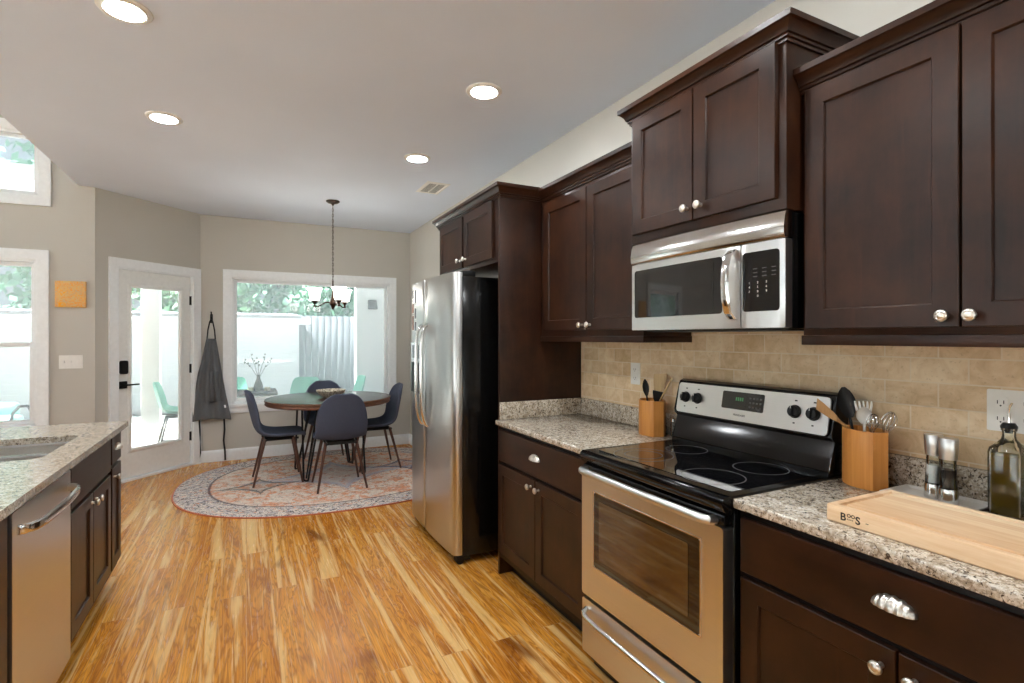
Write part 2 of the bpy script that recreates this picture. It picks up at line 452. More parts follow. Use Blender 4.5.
MT = dict(
    floor=floor_mat(), granite=granite_mat(), tile=tile_mat(), wood=espresso_mat(), wood_shade=plain('shade_dark_carcass', lin(22,12,8), .5, 0, .15, 14, .25), woodh=espresso_mat('espresso_wood_level_grain', 1),  # carcass is darker than the doors: shaded reveals painted into its colour
    wall=wall_paint('greige_wall_paint', lin(194,190,181)), ceil=wall_paint('ceiling_paint', lin(220,229,243)),
    trim=plain('white_trim_paint', lin(240,243,244), .4, var=.02), door=plain('door_paint', lin(234,235,232), .4, var=.02),
    steel=steel_mat('brushed_steel'), steelv=steel_mat('brushed_steel_upright', 2, .28, (.55,.55,.54)), nickel=plain('satin_nickel', (.70,.66,.60), .30, 1.0, .03),
    steelp=plain('polished_steel', (.68,.67,.65), .14, 1.0, .02),
    black=plain('black_enamel', (.004,.004,.004), .12, 0, .1, spec=.35), blackm=plain('black_plastic', (.007,.007,.007), .4, 0, .1, spec=.3),
    bglass=plain('black_glass', (.006,.006,.007), .04, 0, .05, coat=.5), ovglass=plain('oven_window_glass', (.022,.015,.010), .06, 0, .05, coat=1.0, spec=1.0),
    pane=glass_pane(), dpane=glass_pane('door_glass', haze=.14), lens=emit_mat('lamp_lens', (.93,.97,1.0), LENS_EMIT), white=plain('white_plastic', lin(232,230,224), .4, var=.02),
    rug=None, bronze=plain('oiled_bronze', (.035,.018,.010), .35, .8, .1), shade=emit_mat('frosted_shade', (1,.95,.88), SHADE_EMIT),
    char=plain('charcoal_fabric', lin(76,81,97), .9, 0, .18, 300, .2, bump=.25), walnut=wood_mat('walnut_leg', lin(62,34,22), lin(92,52,32), 2, .4),
    tabletop=wood_mat('dark_table_wood', lin(48,30,22), lin(74,46,34), 0, .27, 3, 40), tabrim=wood_mat('walnut_rim', lin(84,50,30), lin(124,78,46), 2, .35, 20),
    iron=plain('black_iron', (.010,.009,.009), .5, .4, .1), bowl=None,
    bamboo=wood_mat('bamboo', lin(196,126,56), lin(216,150,76), 2, .35, 3, 70), spoon=wood_mat('beech_wood', lin(176,144,98), lin(200,170,122), 2, .5, 6, 80),
    spoond=wood_mat('olive_wood', lin(150,108,62), lin(184,140,88), 2, .5, 6, 80),
    maple=maple_mat(), ink=plain('burnt_brand', (.02,.01,.006), .7, 0, .1), glass=glass_pane('clear_glass', (.95,.97,.96), 1.2, 0.0), oil=glass_pane('olive_oil', (.66,.55,.16), .4, .55, (.80,.64,.20)),
    salt=plain('salt_grains', (.92,.92,.90), .8, 0, .1, 400), pepper=plain('peppercorns', (.03,.018,.012), .8, 0, .5, 300),
    sink=steel_mat('sink_steel', 1, .26, (.50,.50,.49)), apron=plain('grey_denim', lin(104,106,108), .9, 0, .2, 220, .2, bump=.2),
    aprond=plain('dark_grey_strap', lin(36,36,38), .9, 0, .1), orange=None, mint=plain('mint_plastic', lin(120,196,176), .4, 0, .03),
    siding=siding_mat('white_siding', (.64,.66,.69)), fence=wood_mat('weathered_fence', lin(118,124,130), lin(152,158,164), 2, .8, 2, 12), deck=deck_mat(),
    grass=plain('lawn', lin(110,140,80), .95, 0, .3, 6), paving=plain('pale_bounce_ground', lin(206,202,194), .9, 0, .08, 8), bounce_low=plain('low_bounce_ground', lin(88,94,90), .9, 0, .12, 8), bark=plain('bark', lin(92,76,62), .9, 0, .3, 12), stem=plain('dry_twig', lin(60,44,34), .8, 0, .2),
    clayd=plain('outdoor_grey', lin(40,42,46), .9, 0, .1, 30, .1), display=plain('display_glass', (.012,.016,.014), .05, 0, .1, coat=.5),
    leaf0=leaf_mat('leaves_a', lin(70,120,84), lin(120,170,120)), leaf1=leaf_mat('leaves_b', lin(52,104,80), lin(104,160,124)),
    vase=plain('vase_glaze', lin(120,116,110), .3, 0, .4, 60), candle=plain('candle_jar', lin(216,206,180), .4, 0, .1), photo_a=plain('photo_print_warm', lin(150,92,66), .4, 0, .6, 40),
    photo_b=plain('photo_print_dark', lin(70,74,80), .4, 0, .7, 45), teal=plain('teal_cushion', lin(130,176,170), .8, 0, .1), silicone=plain('white_nylon', lin(226,222,214), .5, 0, .03),
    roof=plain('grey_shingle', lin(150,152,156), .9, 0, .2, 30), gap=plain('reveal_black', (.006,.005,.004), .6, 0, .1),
)
def speckle():
    M = Mat('speckled_ceramic'); v = M.coords(); n = M.noise(v, 60, 3, .7)
    M.set(Base_Color=M.ramp(n, [(.42, lin(120,104,86)), (.54, lin(214,204,184))]), Roughness=.4); return M.m
MT['bowl'] = speckle()
def art():
    M = Mat('orange_canvas'); v = M.coords(); n = M.noise(v, 22, 4, .7, 1.2)
    M.set(Base_Color=M.ramp(n, [(.36, lin(244,168,30)), (.46, lin(216,190,140)), (.52, lin(244,156,16)), (.58, lin(204,186,150)), (.66, lin(244,150,20))]), Roughness=.8); return M.m
MT['orange'] = art()

# ------------------------------------------------------------------ the setting
ZC = 2.77; XW = 1.922; YB = 6.788; YW = 6.0
GX, GZ = -1.352, 4.3                 # edge of the low kitchen ceiling; height of the great room
A2, B2 = (-1.235, 6.01), (-.459, 6.788)
struct('floor', MB().box(-5.6, 2.1, -3.2, 7.0, -.12, 0), MT['floor'])
struct('ceiling', MB().prism([(GX,-3.2),(2.1,-3.2),(2.1,7.0),(-.45,7.0),(GX,6.1)], ZC, ZC+.25), MT['ceil'])
struct('ceiling.001', MB().box(-6.0, GX+.2, -3.6, 7.7, GZ, GZ+.15), MT['ceil'])  # overhang past the back wall is added, unseen, to keep sun off the door
struct('wall_soffit', MB().box(GX, GX+.12, -3.2, YW, ZC+.25, GZ), MT['wall'])
struct('wall_right', MB().box(XW, XW+.15, -3.2, 7.0, 0, ZC), MT['wall'])

def holed(mb, a0, a1, b0, b1, holes, put):
    """a wall slab with rectangular openings; put(a0,a1,b0,b1) adds one solid cell"""
    xs = sorted({a0, a1, *[h[0] for h in holes], *[h[1] for h in holes]}); zs = sorted({b0, b1, *[h[2] for h in holes], *[h[3] for h in holes]})
    for i in range(len(xs)-1):
        for j in range(len(zs)-1):
            cx, cz = (xs[i]+xs[i+1])/2, (zs[j]+zs[j+1])/2
            if any(h[0] < cx < h[1] and h[2] < cz < h[3] for h in holes): continue
            put(xs[i], xs[i+1], zs[j], zs[j+1])
    return mb
CAS = [(0,0),(0,.012),(.012,.018),(.03,.016),(.06,.02),(.078,.024),(.088,.022),(.088,0)]   # casing profile (outward offset, thickness)
def window_parts(root, a0, a1, b0, b1, M, depth=.15, sash=.045, meeting=None, casw=1.0):
    """opening a0..a1 x b0..b1 in wall face frame M (w>0 into the room)"""
    prof = [(o*casw, w) for o, w in CAS]
    path = [(a0,b0),(a0,b1),(a1,b1),(a1,b0)]
    mb = MB(M); mb.sweep(path, prof, closed=True, side=1); mb.build('casing', MT['trim'], root)
    j = MB(M)
    for q in ((a0-.001,a0+.018,b0,b1),(a1-.018,a1+.001,b0,b1),(a0,a1,b0-.001,b0+.018),(a0,a1,b1-.018,b1+.001)):
        j.box(q[0],q[1],q[2],q[3],-depth,.001)
    j.build('jamb', MT['trim'], root)
    def sash_(x0, x1, z0, z1, w0, w1):
        s_ = MB(M)
        s_.box(x0, x0+sash, z0, z1, w0, w1, .004); s_.box(x1-sash, x1, z0, z1, w0, w1, .004)
        s_.box(x0+sash, x1-sash, z0, z0+sash, w0, w1, .004); s_.box(x0+sash, x1-sash, z1-sash, z1, w0, w1, .004)
        p = s_.build('sash', MT['trim'], root)
        MB(M).box(x0+sash-.005, x1-sash+.005, z0+sash-.005, z1-sash+.005, (w0+w1)/2-.002, (w0+w1)/2+.002).build('pane', MT['pane'], p)
    x0, x1, z0, z1 = a0+.018, a1-.018, b0+.018, b1-.018
    if meeting is None: sash_(x0, x1, z0, z1, -.085, -.045)
    else:
        sash_(x0, x1, meeting-.02, z1, -.105, -.068); sash_(x0, x1, z0, meeting+.02, -.064, -.027)
def wroot(n, loc=(0,0,0)):
    o = bpy.data.objects.new(n, None); COL.objects.link(o); o.location = loc; o['kind'] = 'structure'; return o

# back wall with the picture window
W1 = (-.151, 1.649, .64, 2.082)
mb = MB(); holed(mb, -.459, 2.07, 0, ZC, [W1], lambda a,b,c,d: mb.box(a,b,YB,YB+.16,c,d)); struct('wall_back', mb, MT['wall'])
r = wroot('window_1'); window_parts(r, *W1, FY(YB), sash=.034)
mb = MB(FY(YB)); mb.box(W1[0]-.10, W1[1]+.10, W1[2]-.035, W1[2]-.002, 0, .05, .004); mb.box(W1[0]-.085, W1[1]+.085, W1[2]-.105, W1[2]-.035, 0, .018, .003)
mb.build('sill', MT['trim'], r)
# wall with the double-hung and the high window
W2 = (-2.62, -1.648, .62, 2.079); W3 = (-2.62, -1.634, 2.643, 3.19)
mb = MB(); holed(mb, -5.6, -1.235, 0, GZ, [W2, W3], lambda a,b,c,d: mb.box(a,b,YW,YW+.16,c,d))
struct('wall_left_back', mb, MT['wall'])
r = wroot('window_2'); window_parts(r, *W2, FY(YW), meeting=1.335, sash=.036)
r = wroot('window_3'); window_parts(r, *W3, FY(YW), sash=.024)
# angled bay wall with the glazed door: local frame a along A->B, w into the room
L = math.hypot(B2[0]-A2[0], B2[1]-A2[1]); ca, sa = (B2[0]-A2[0])/L, (B2[1]-A2[1])/L
AN = Matrix(((ca,0,sa,A2[0]),(sa,0,-ca,A2[1]),(0,1,0,0),(0,0,0,1)))
D0, D1, DH = .195, L-.0925, 2.072
mb = MB(AN); holed(mb, 0, L, 0, ZC, [(D0, D1, -1, DH)], lambda a,b,c,d: mb.box(a,b,c,d,-.16,0)); struct('wall_bay', mb, MT['wall'])
dr = wroot('door_1', (A2[0], A2[1], 0))
mb = MB(AN); mb.sweep([(D0+.005,0),(D0+.005,DH-.005),(D1-.005,DH-.005),(D1-.005,0)], CAS, side=1); mb.build('casing', MT['trim'], dr)
mb = MB(AN); mb.box(D0,D0+.016,0,DH,-.16,0); mb.box(D1-.016,D1,0,DH,-.16,0); mb.box(D0,D1,DH-.016,DH,-.16,0); mb.build('jamb', MT['trim'], dr)
MB(AN).box(D0, D1, 0, .028, -.16, .012, .004).build('threshold', MT['trim'], dr)
d0, d1, dz0, dz1 = D0+.019, D1-.019, .034, DH-.019
g0, g1, gz0, gz1 = d0+.118, d1-.112, .30, 1.90
mb = MB(AN); holed(mb, d0, d1, dz0, dz1, [(g0,g1,gz0,gz1)], lambda a,b,c,d: mb.box(a,b,c,d,-.062,-.018))
slab = mb.build('door_slab', MT['door'], dr)
mb = MB(AN); mb.sweep([(g0,gz0),(g0,gz1),(g1,gz1),(g1,gz0)], [(-.012,-.03),(-.006,-.008),(.012,-.006),(.024,-.012),(.028,-.018),(.028,-.022),(-.012,-.034)], closed=True, side=1); mb.build('glazing_bead', MT['door'], slab)
MB(AN).box(g0-.004,g1+.004,gz0-.004,gz1+.004,-.042,-.036).build('pane', MT['dpane'], slab)
for z in (.32, 1.06, 1.80):
    mb = MB(AN); mb.cyl((d1+.008, z-.05, -.008),(d1+.008, z+.05, -.008), .008, n=10); mb.box(d1-.012,d1+.018,z-.048,z+.048,-.019,-.012); mb.build('hinge', MT['blackm'], dr)
mb = MB(AN); mb.rrect(d0+.045-.033, d0+.045+.033, 1.045, 1.175, -.018, .012, .018); h = mb.build('deadbolt_keypad', MT['blackm'], slab)
mb = MB(AN); mb.rrect(d0+.045-.035, d0+.045+.035, .905, .975, -.018, -.006, .004); mb.cyl((d0+.045,.94,-.01),(d0+.045,.94,.04),.011); mb.box(d0+.04, d0+.165, .932, .948, .030, .046, .004)
mb.build('door_lever', MT['blackm'], slab)
# unseen far side of the great room: walls with daylight windows
WL = [(-2.4,-.6,.5,2.3),(.4,2.2,.5,2.3),(3.2,5.0,.5,2.3),(.4,2.2,2.7,3.9),(3.2,5.0,2.7,3.9)]
mb = MB(); holed(mb, -3.2, 6.16, 0, GZ, WL, lambda a,b,c,d: mb.box(-5.75,-5.6,a,b,c,d)); struct('wall_left', mb, MT['wall'])
for i, w in enumerate(WL): r = wroot('window_%d' % (4+i)); window_parts(r, *w, FL(-5.6))
WR = (-4.2, -2.0, .1, 2.3); WR2 = (-.9, 1.3, .6, 2.2)
BK = Matrix(((1,0,0,0),(0,0,1,-3.2),(0,1,0,0),(0,0,0,1)))
mb = MB(); holed(mb, -5.75, 2.07, 0, GZ, [WR, WR2], lambda a,b,c,d: mb.box(a,b,-3.35,-3.2,c,d)); struct('wall_rear', mb, MT['wall'])
r = wroot('window_9'); window_parts(r, *WR, BK); r = wroot('window_10'); window_parts(r, *WR2, BK)
# baseboards
BB = [(0,0),(.014,0),(.014,.10),(.010,.118),(.004,.13),(0,.13)]
mb = MB(); mb.sweep([(1.922,3.98),(1.922,YB),(B2[0],YB)], BB, side=1); struct('baseboard_back', mb, MT['trim'])
mb = MB(); mb.sweep([(-1.235,YW),(-5.6,YW)], BB, side=1); struct('baseboard_left', mb, MT['trim'])
mb = MB(); mb.sweep([(B2[0],YB+.0),(B2[0]+.02*ca*-1,YB-.02*sa)], BB, side=1); struct('baseboard_bay', mb, MT['trim'])
# tile on the right wall
struct('trim_1', MB().box(1.912, XW, -.6, 2.80, .90, 1.46), MT['tile'])

# ------------------------------------------------------------------ recessed lights, vent, chandelier
LP = [(-.455,2.69,'round recessed ceiling light nearest the top left corner of the photo'),(-.46,3.905,'round recessed ceiling light on the left above the sink island, second from the back'),
      (1.18,2.68,'round recessed ceiling light between the microwave cabinet and the room centre'),(1.165,3.91,'round recessed ceiling light next to the air vent, smallest in view'),
      (-.455,1.47,'round recessed ceiling light overhead left of the camera'),(1.18,1.46,'round recessed ceiling light overhead in front of the microwave'),
      (-.455,.25,'round recessed ceiling light behind the camera on the left'),(1.18,.25,'round recessed ceiling light behind the camera on the right')]
lamp0 = None
for x, y, lb in LP:
    if lamp0 is None:
        t = thing('recessed_light', lb, 'ceiling light', (x,y,ZC), 0, 'recessed lights in the kitchen ceiling')
        m_ = MB().lathe([(.072,-.001),(.072,-.010),(.078,-.012),(.095,-.008),(.100,-.003),(.100,0),(.072,0)], n=40, cap=False); m_.build('trim_ring', MT['white'], t, Vector((0,0,0)))
        m_ = MB().lathe([(.074,-.002),(.073,-.008),(.05,-.013),(.02,-.016),(.002,-.0165)], n=40); m_.build('lens', MT['lens'], t, Vector((0,0,0)))
        lamp0 = t
    else:
        t = copy_tree(lamp0); t.location = (x,y,ZC); t['label'] = lb
vt = thing('ceiling_vent', 'white louvred air vent in the ceiling', 'vent', (1.525,4.63,ZC))
mb = MB(); mb.sweep([(1.44,4.47),(1.44,4.79),(1.61,4.79),(1.61,4.47)], [(-.012,ZC-.004),(0,ZC-.010),(.022,ZC-.003),(.022,ZC),(-.012,ZC)], closed=True); mb.build('frame', MT['white'], vt)
MB().box(1.45,1.60,4.48,4.78,ZC-.003,ZC).build('duct_opening', MT['gap'], vt)
for k in range(9):
    y = 4.495 + k*.034
    mb = MB(); mb.box(1.445,1.605,y,y+.011,ZC-.0055,ZC-.0035); mb.build('slat', MT['white'], vt)
mb = MB(); mb.box(1.52,1.532,4.475,4.785,ZC-.006,ZC-.0032); mb.build('divider', MT['white'], vt)

CX, CY = .775, 5.53
ch = thing('chandelier', 'bronze chain-hung chandelier with three frosted bell shades over the dining table', 'chandelier', (CX,CY,1.68))
MB().lathe([(.002,ZC),(.066,ZC),(.066,ZC-.008),(.05,ZC-.02),(.016,ZC-.03),(.006,ZC-.045),(.002,ZC-.05)], (CX,CY,0), 28).build('canopy', MT['bronze'], ch)
mb = MB(); z = ZC-.045; k = 0
while z > 1.96:
    ring = []
    for q in range(12):
        a = 2*PI*q/12; u = .0065*math.cos(a); w = .017*math.sin(a)
        ring.append((CX+(u if k % 2 else 0), CY+(0 if k % 2 else u), z-.017+w))
    mb.tube(ring, .0024, 6, closed=True); z -= .0275; k += 1
mb.build('chain', MT['bronze'], ch)
MB().cyl((CX,CY,1.965),(CX,CY,1.80),.007,n=12).build('stem', MT['bronze'], ch)
MB().lathe([(.002,1.675),(.010,1.685),(.016,1.70),(.026,1.72),(.034,1.735),(.030,1.755),(.024,1.775),(.014,1.80),(.010,1.83),(.008,1.86),(.002,1.862)], (CX,CY,0), 24).build('hub', MT['bronze'], ch)
for k in range(3):
    th = math.radians(188) + k*2*PI/3
    # angle given in the view's right/away frame, turned into the room
    a = th - math.radians(YAW)
    dx, dy = math.cos(a), math.sin(a)
    P = lambda r_, z_: (CX+dx*r_, CY+dy*r_, z_)
    am = MB(); am.tube([P(.02,1.745),P(.05,1.752),P(.08,1.745),P(.11,1.725),P(.14,1.710),P(.165,1.708),P(.176,1.716),P(.176,1.73)], .0065, 10); am.lathe([(.012,-.005),(.014,.0),(.012,.006),(.010,.012)], P(.176,1.708), 12)
    arm = am.build('arm', MT['bronze'], ch)
    MB().lathe([(.008,1.716),(.010,1.735),(.022,1.75),(.036,1.762),(.034,1.766),(.004,1.766)], P(.176,0), 20).build('cup', MT['bronze'], arm)
    MB().lathe([(.030,1.764),(.044,1.775),(.049,1.80),(.051,1.83),(.056,1.86),(.066,1.88),(.076,1.890),(.073,1.890),(.063,1.881),(.053,1.86),(.048,1.83),(.046,1.80),(.041,1.777),(.028,1.768)], P(.176,0), 28, cap=False).build('lamp_shade', MT['shade'], arm)

# ------------------------------------------------------------------ cabinets
KN = [(.0075,0),(.0075,.002),(.0055,.006),(.005,.012),(.008,.016),(.013,.019),(.0155,.023),(.0155,.027),(.0135,.030),(.010,.0315),(.009,.0305),(.006,.032),(.002,.0328)]
def knob(M, a, b, w, parent):
    mb = MB(M @ Matrix.Translation((a,b,w))); mb.lathe(KN, n=20); return mb.build('knob', MT['nickel'], parent)
def cup_pull(M, a, b, w, parent, A=.048, B=.030, W=.026):
    mb = MB(M @ Matrix.Translation((a,b,w)))
    def surf(sc_):
        G = []
        for i in range(73):
            th = PI*i/72; row = []
            for j in range(9):
                ph = PI/2*j/8; s_ = sc_*(1+.045*math.cos(th*16))
                row.append((A*sc_*math.cos(th), B*s_*math.sin(th)*math.cos(ph)-.010, W*s_*math.sin(th)**.8*math.sin(ph)))
            G.append(row)
        return G
    mb.grid(surf(1.0)); mb.grid(surf(.93))
    return mb.build('cup_pull', MT['nickel'], parent, smooth=60)
CROWN = [(0,0),(.007,0),(.007,.010),(.013,.012),(.013,.021),(.019,.023),(.024,.036),(.036,.050),(.040,.053),(.045,.055),(.045,.074),(0,.074)]
def crown(path, z, parent, side, h=1.0):
    mb = MB(); mb.sweep(path, [(o, z+w*h) for o, w in CROWN], side=side); return mb.build('crown_molding', MT['woodh'], parent)

def base_cabinet(name, label, xf, y0, y1, drawers, doors, M, sgn, zt=.884, pulls=True, back=None, hollow=False):
    """sgn -1: faces -X (right run), +1: faces +X (island)"""
    back = back if back is not None else xf - sgn*.57
    t = thing(name, label, 'kitchen cabinet', (xf, (y0+y1)/2, 0))
    X = sorted((xf, back))
    mb = MB()
    if hollow:
        mb.box(X[0],X[1],y0,y0+.016,.105,zt); mb.box(X[0],X[1],y1-.016,y1,.105,zt); mb.box(X[0],X[1],y0+.016,y1-.016,.105,.121); mb.box(X[0],X[0]+.012,y0+.016,y1-.016,.121,zt)
        mb.box(X[1]-.018,X[1],y0+.016,y1-.016,.121,zt)
    else: mb.box(X[0], X[1], y0, y1, .105, zt, .001)
    mb.build('body', MT['wood_shade'], t)
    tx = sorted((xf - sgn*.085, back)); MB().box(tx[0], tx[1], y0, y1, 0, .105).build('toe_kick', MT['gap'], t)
    for a0, a1, b0, b1, pull in drawers:
        mb = MB(M); mb.shaker(a0, a1, b0, b1, flat=True); d = mb.build('drawer', MT['woodh'], t)
        if pull: cup_pull(M, (a0+a1)/2, (b0+b1)/2+.008, .021, d)
    for a0, a1, b0, b1, ka, kb in doors:
        mb = MB(M); mb.shaker(a0, a1, b0, b1); d = mb.build('door', MT['wood'], t)
        if ka is not None: knob(M, ka, kb, .021, d)
    return t
XF = 1.336; MF = FR(XF)
base_cabinet('base_cabinet', 'dark brown base cabinet with drawer and two doors between refrigerator and range', XF, 1.866, 2.80,
    [(1.895,2.785,.684,.861,True)], [(2.347,2.785,.15,.664,2.385,.626),(1.895,2.341,.15,.664,2.303,.626)], MF, -1, back=1.915)
base_cabinet('base_cabinet', 'dark brown base cabinet with a wide drawer below the cutting board, right of the range', XF, .235, 1.109,
    [(.255,1.092,.702,.861,True)], [(.672,1.092,.15,.684,.702,.638),(.255,.666,.15,.684,.632,.638)], MF, -1, back=1.915)
# countertops with their upstands
ct = thing('countertop', 'speckled granite countertop left of the range, against the refrigerator panel', 'countertop', (1.6,2.33,.884))
MB().box(1.303,1.91,1.863,2.798,.885,.914,.006,3).build('slab', MT['granite'], ct)
mb = MB(); mb.box(1.892,1.912,1.863,2.778,.9145,1.015,.003); mb.box(1.33,1.912,2.779,2.799,.9145,1.015,.003); mb.build('backsplash', MT['granite'], ct)
ct = thing('countertop', 'speckled granite countertop right of the range, under the cutting board', 'countertop', (1.6,.4,.884))
MB().box(1.303,1.91,-.45,1.111,.885,.914,.006,3).build('slab', MT['granite'], ct)
MB().box(1.892,1.912,-.45,1.111,.9145,1.015,.003).build('backsplash', MT['granite'], ct)

def upper(name, label, xf, y0, y1, z0, z1, doors, crown_path, cz, side=1, rail=True, extra=None, h=1.0):
    t = thing(name, label, 'kitchen cabinet', (xf, (y0+y1)/2, z0)); M = FR(xf)
    MB().box(xf, 1.911, y0, y1, z0, z1, .001).build('body', MT['wood'], t)
    for a0, a1, b0, b1, ka, kb in doors:
        mb = MB(M); mb.shaker(a0, a1, b0, b1); d = mb.build('door', MT['wood'], t)
        if ka is not None: knob(M, ka, kb, .021, d)
    crown(crown_path, cz, t, side, h)
    return t
XU = 1.616
t = upper('upper_cabinet', 'tall dark wall cabinet with two doors between refrigerator and microwave', XU, 1.866, 2.797, 1.405, 2.285,
      [(2.295,2.74,1.437,2.195,2.328,1.464),(1.88,2.289,1.437,2.195,2.256,1.464)], [(XU,2.797),(XU,1.866)], 2.222, side=-1)
MB().box(XU-.006, 1.911, 1.862, 2.797, 1.374, 1.4045, .002).build('light_rail', MT['woodh'], t)
t = upper('upper_cabinet', 'large dark wall cabinet with two tall doors at the right edge of the photo', XU, .235, 1.096, 1.405, 2.25,
      [(.671,1.078,1.425,2.188,.698,1.453),(.25,.665,1.425,2.188,.640,1.453)], [(XU,1.102),(XU,.2)], 2.186, side=-1)
MB().box(XU-.006, 1.911, .235, 1.100, 1.374, 1.4045, .002).build('light_rail', MT['woodh'], t)
XM = 1.541
upper('upper_cabinet', 'short deep dark wall cabinet with two doors directly above the microwave', XM, 1.103, 1.860, 1.812, 2.41,
      [(1.483,1.832,1.848,2.352,1.506,1.894),(1.130,1.477,1.848,2.352,1.438,1.894)], [(1.91,1.860),(XM,1.860),(XM,1.103),(1.91,1.103)], 2.345, side=-1, h=1.0)
XG = 1.340
t = upper('upper_cabinet', 'dark cabinet with two small doors over the refrigerator, crown at the top', XG, 2.824, 3.90, 1.850, 2.30,
      [(3.375,3.84,1.876,2.226,3.412,1.925),(2.885,3.345,1.876,2.226,3.302,1.925)], [(1.91,3.90),(XG,3.90),(XG,2.80),(XU-.001,2.80)], 2.230, side=-1)
MB().box(XG-.006, 1.911, 2.801, 2.823, .0, 2.30, .001).build('side_panel', MT['wood'], t)

# ------------------------------------------------------------------ refrigerator
fr_ = thing('refrigerator', 'stainless side-by-side refrigerator with curved handles and black sides', 'refrigerator', (1.5,3.47,0))
MB().box(1.185,1.88,3.015,3.925,.05,1.775,.004).build('body', MT['black'], fr_)
def bow(y): return 1.126 -   .014*(1-((y-3.49)/.47)**2)
def fridge_door(y0, y1, r0, r1, name):
    poly = [(1.18,y0)]
    n = 14; r_ = .024
    for k in range(5):     # rounded vertical corners
        a = k/4*PI/2; rr = r0
        poly.append((bow(y0)+rr-rr*math.sin(a), y0+rr-rr*math.cos(a)))
    for k in range(1, n): 
        y = y0+r0 + (y1-y0-r0-r1)*k/n; poly.append((bow(y), y))
    for k in range(5):
        a = k/4*PI/2; poly.append((bow(y1)+r1-r1*math.cos(a), y1-r1+r1*math.sin(a)))
    poly.append((1.18,y1))
    return MB().prism(poly, .062, 1.80, bev=.003).build(name, MT['steelv'], fr_)
fd = fridge_door(3.010, 3.545, .036, .007, 'fridge_door'); zd = fridge_door(3.569, 3.932, .008, .030, 'freezer_door')
for y, par in ((3.490, fd), (3.612, zd)):
    x = bow(y); o_ = .006 if par is fd else -.006
    pts = [(x+.004,y,1.485),(x-.016,y,1.475),(x-.032,y,1.445),(x-.042,y,1.40),(x-.046,y,1.32),(x-.046,y,1.05),(x-.044,y,.95),(x-.038,y,.89),(x-.024,y,.83),(x-.010,y,.80),(x+.004,y,.79)]
    MB().tube(pts, .0125, 12).build('handle', MT['steelp'], par)
x = bow(3.76)
db = MB(FR(0)); db.rrect(3.655,3.895,.99,1.36,-x-.012,-x+.004,.012); dp = db.build('dispenser', MT['steelp'], zd)
MB(FR(0)).rrect(3.67,3.88,1.00,1.215,-x+.0035,-x+.0055,.01).build('dispenser_recess', MT['blackm'], dp)
MB(FR(0)).rrect(3.69,3.86,1.245,1.345,-x+.0035,-x+.0055,.008).build('dispenser_display', MT['display'], dp)
MB().box(1.20,1.24,3.03,3.91,.02,.062).build('kick_grille', MT['blackm'], fr_)
for y in (3.05,3.89):
    mb = MB(); mb.cyl((1.175,y-.02,.028),(1.175,y+.02,.028),.028,n=18); mb.box(1.15,1.21,y-.03,y+.03,.028,.06,.004); mb.build('foot', MT['blackm'], fr_)
for y in (3.06,3.88): MB().box(1.19,1.28,y-.025,y+.025,1.776,1.815,.006).build('hinge_cover', MT['blackm'], fr_)
PH = [(3.872,1.72,.05,.075,'photo_b','small dark photo highest on the refrigerator freezer door'),(3.795,1.70,.055,.11,'photo_b','upright dark photo beside the refrigerator handles, upper row'),
      (3.868,1.615,.05,.08,'photo_a','warm photo at the outer edge of the freezer door, second down'),(3.795,1.575,.05,.09,'photo_b','dark photo near the freezer handle, second down'),
      (3.868,1.505,.05,.12,'photo_a','brown tall photo above the ice dispenser'),(3.79,1.48,.045,.08,'photo_b','grey photo lowest near the freezer handle')]
for y, z, w, h, m_, lb in PH:
    x = bow(y); M = FR(x+.0005) @ Matrix.Translation((y,z,0))
    t = thing('photo_magnet', lb, 'photo', (x,y,z), 0, 'photos on the freezer door')
    MB(M).box(-w/2,w/2,-h/2,h/2,0,.0016).build('border', MT['white'], t)
    MB(M).box(-w/2+.006,w/2-.006,-h/2+.008,h/2-.006,.0016,.0022).build('print', MT[m_], t)

# ------------------------------------------------------------------ range
rg = thing('range', 'stainless freestanding electric range with black glass cooktop', 'range', (1.6,1.481,0))
Y0, Y1 = 1.114, 1.862
MB().box(1.318,1.90,Y0,Y1,.02,.893,.003).build('body', MT['black'], rg)
mb = MB(); mb.prism([(1.290,.862),(1.272,.878),(1.263,.897),(1.266,.912),(1.277,.919),(1.30,.9195),(1.86,.9195),(1.86,.893),(1.32,.893),(1.31,.862)], Y0-.001, Y1+.001, 'y', .002)
ck = mb.build('cooktop', MT['black'], rg)
MB().rrect(1.335,1.775,Y0+.03,Y1-.03,.9195,.9212,.012).build('glass_surface', MT['bglass'], ck)
def ring(mb, x, y, r, w=.0016):
    mb.lathe([(r-w,.9213),(r-w,.9217),(r+w,.9217),(r+w,.9213)], (x,y,0), 56, cap=False)
rm = plain('ring_print', lin(84,84,84), .3, 0, .05)
for x, y, rs in ((1.44,1.665,(.118,.075)),(1.43,1.30,(.105,)),(1.67,1.66,(.085,)),(1.672,1.300,(.093,))):
    mb = MB()
    for q in rs: ring(mb, x, y, q)
    mb.build('burner_ring', rm, ck)
od = MB(FR(1.318)); od.rrect(Y0+.004,Y1-.004,.318,.826,0,.046,.012); odr = od.build('oven_door', MT['steel'], rg)
MB(FR(1.318)).box(Y0+.004,Y1-.004,.828,.862,.0,.040,.004).build('door_top_band', MT['black'], rg)
MB(FR(1.318)).rrect(1.205,1.772,.458,.765,.0455,.0475,.018).build('window_frame', MT['bglass'], odr)
MB(FR(1.318)).rrect(1.255,1.735,.495,.735,.0475,.0485,.006).build('oven_window', MT['ovglass'], odr)
MB(FR(1.318)).sweep([(1.205,.458),(1.205,.765),(1.772,.765),(1.772,.458)], [(-.002,.046),(-.001,.0485),(.003,.0485),(.004,.046)], closed=True, side=1).build('window_bezel', MT['steelp'], odr)
xh = 1.238
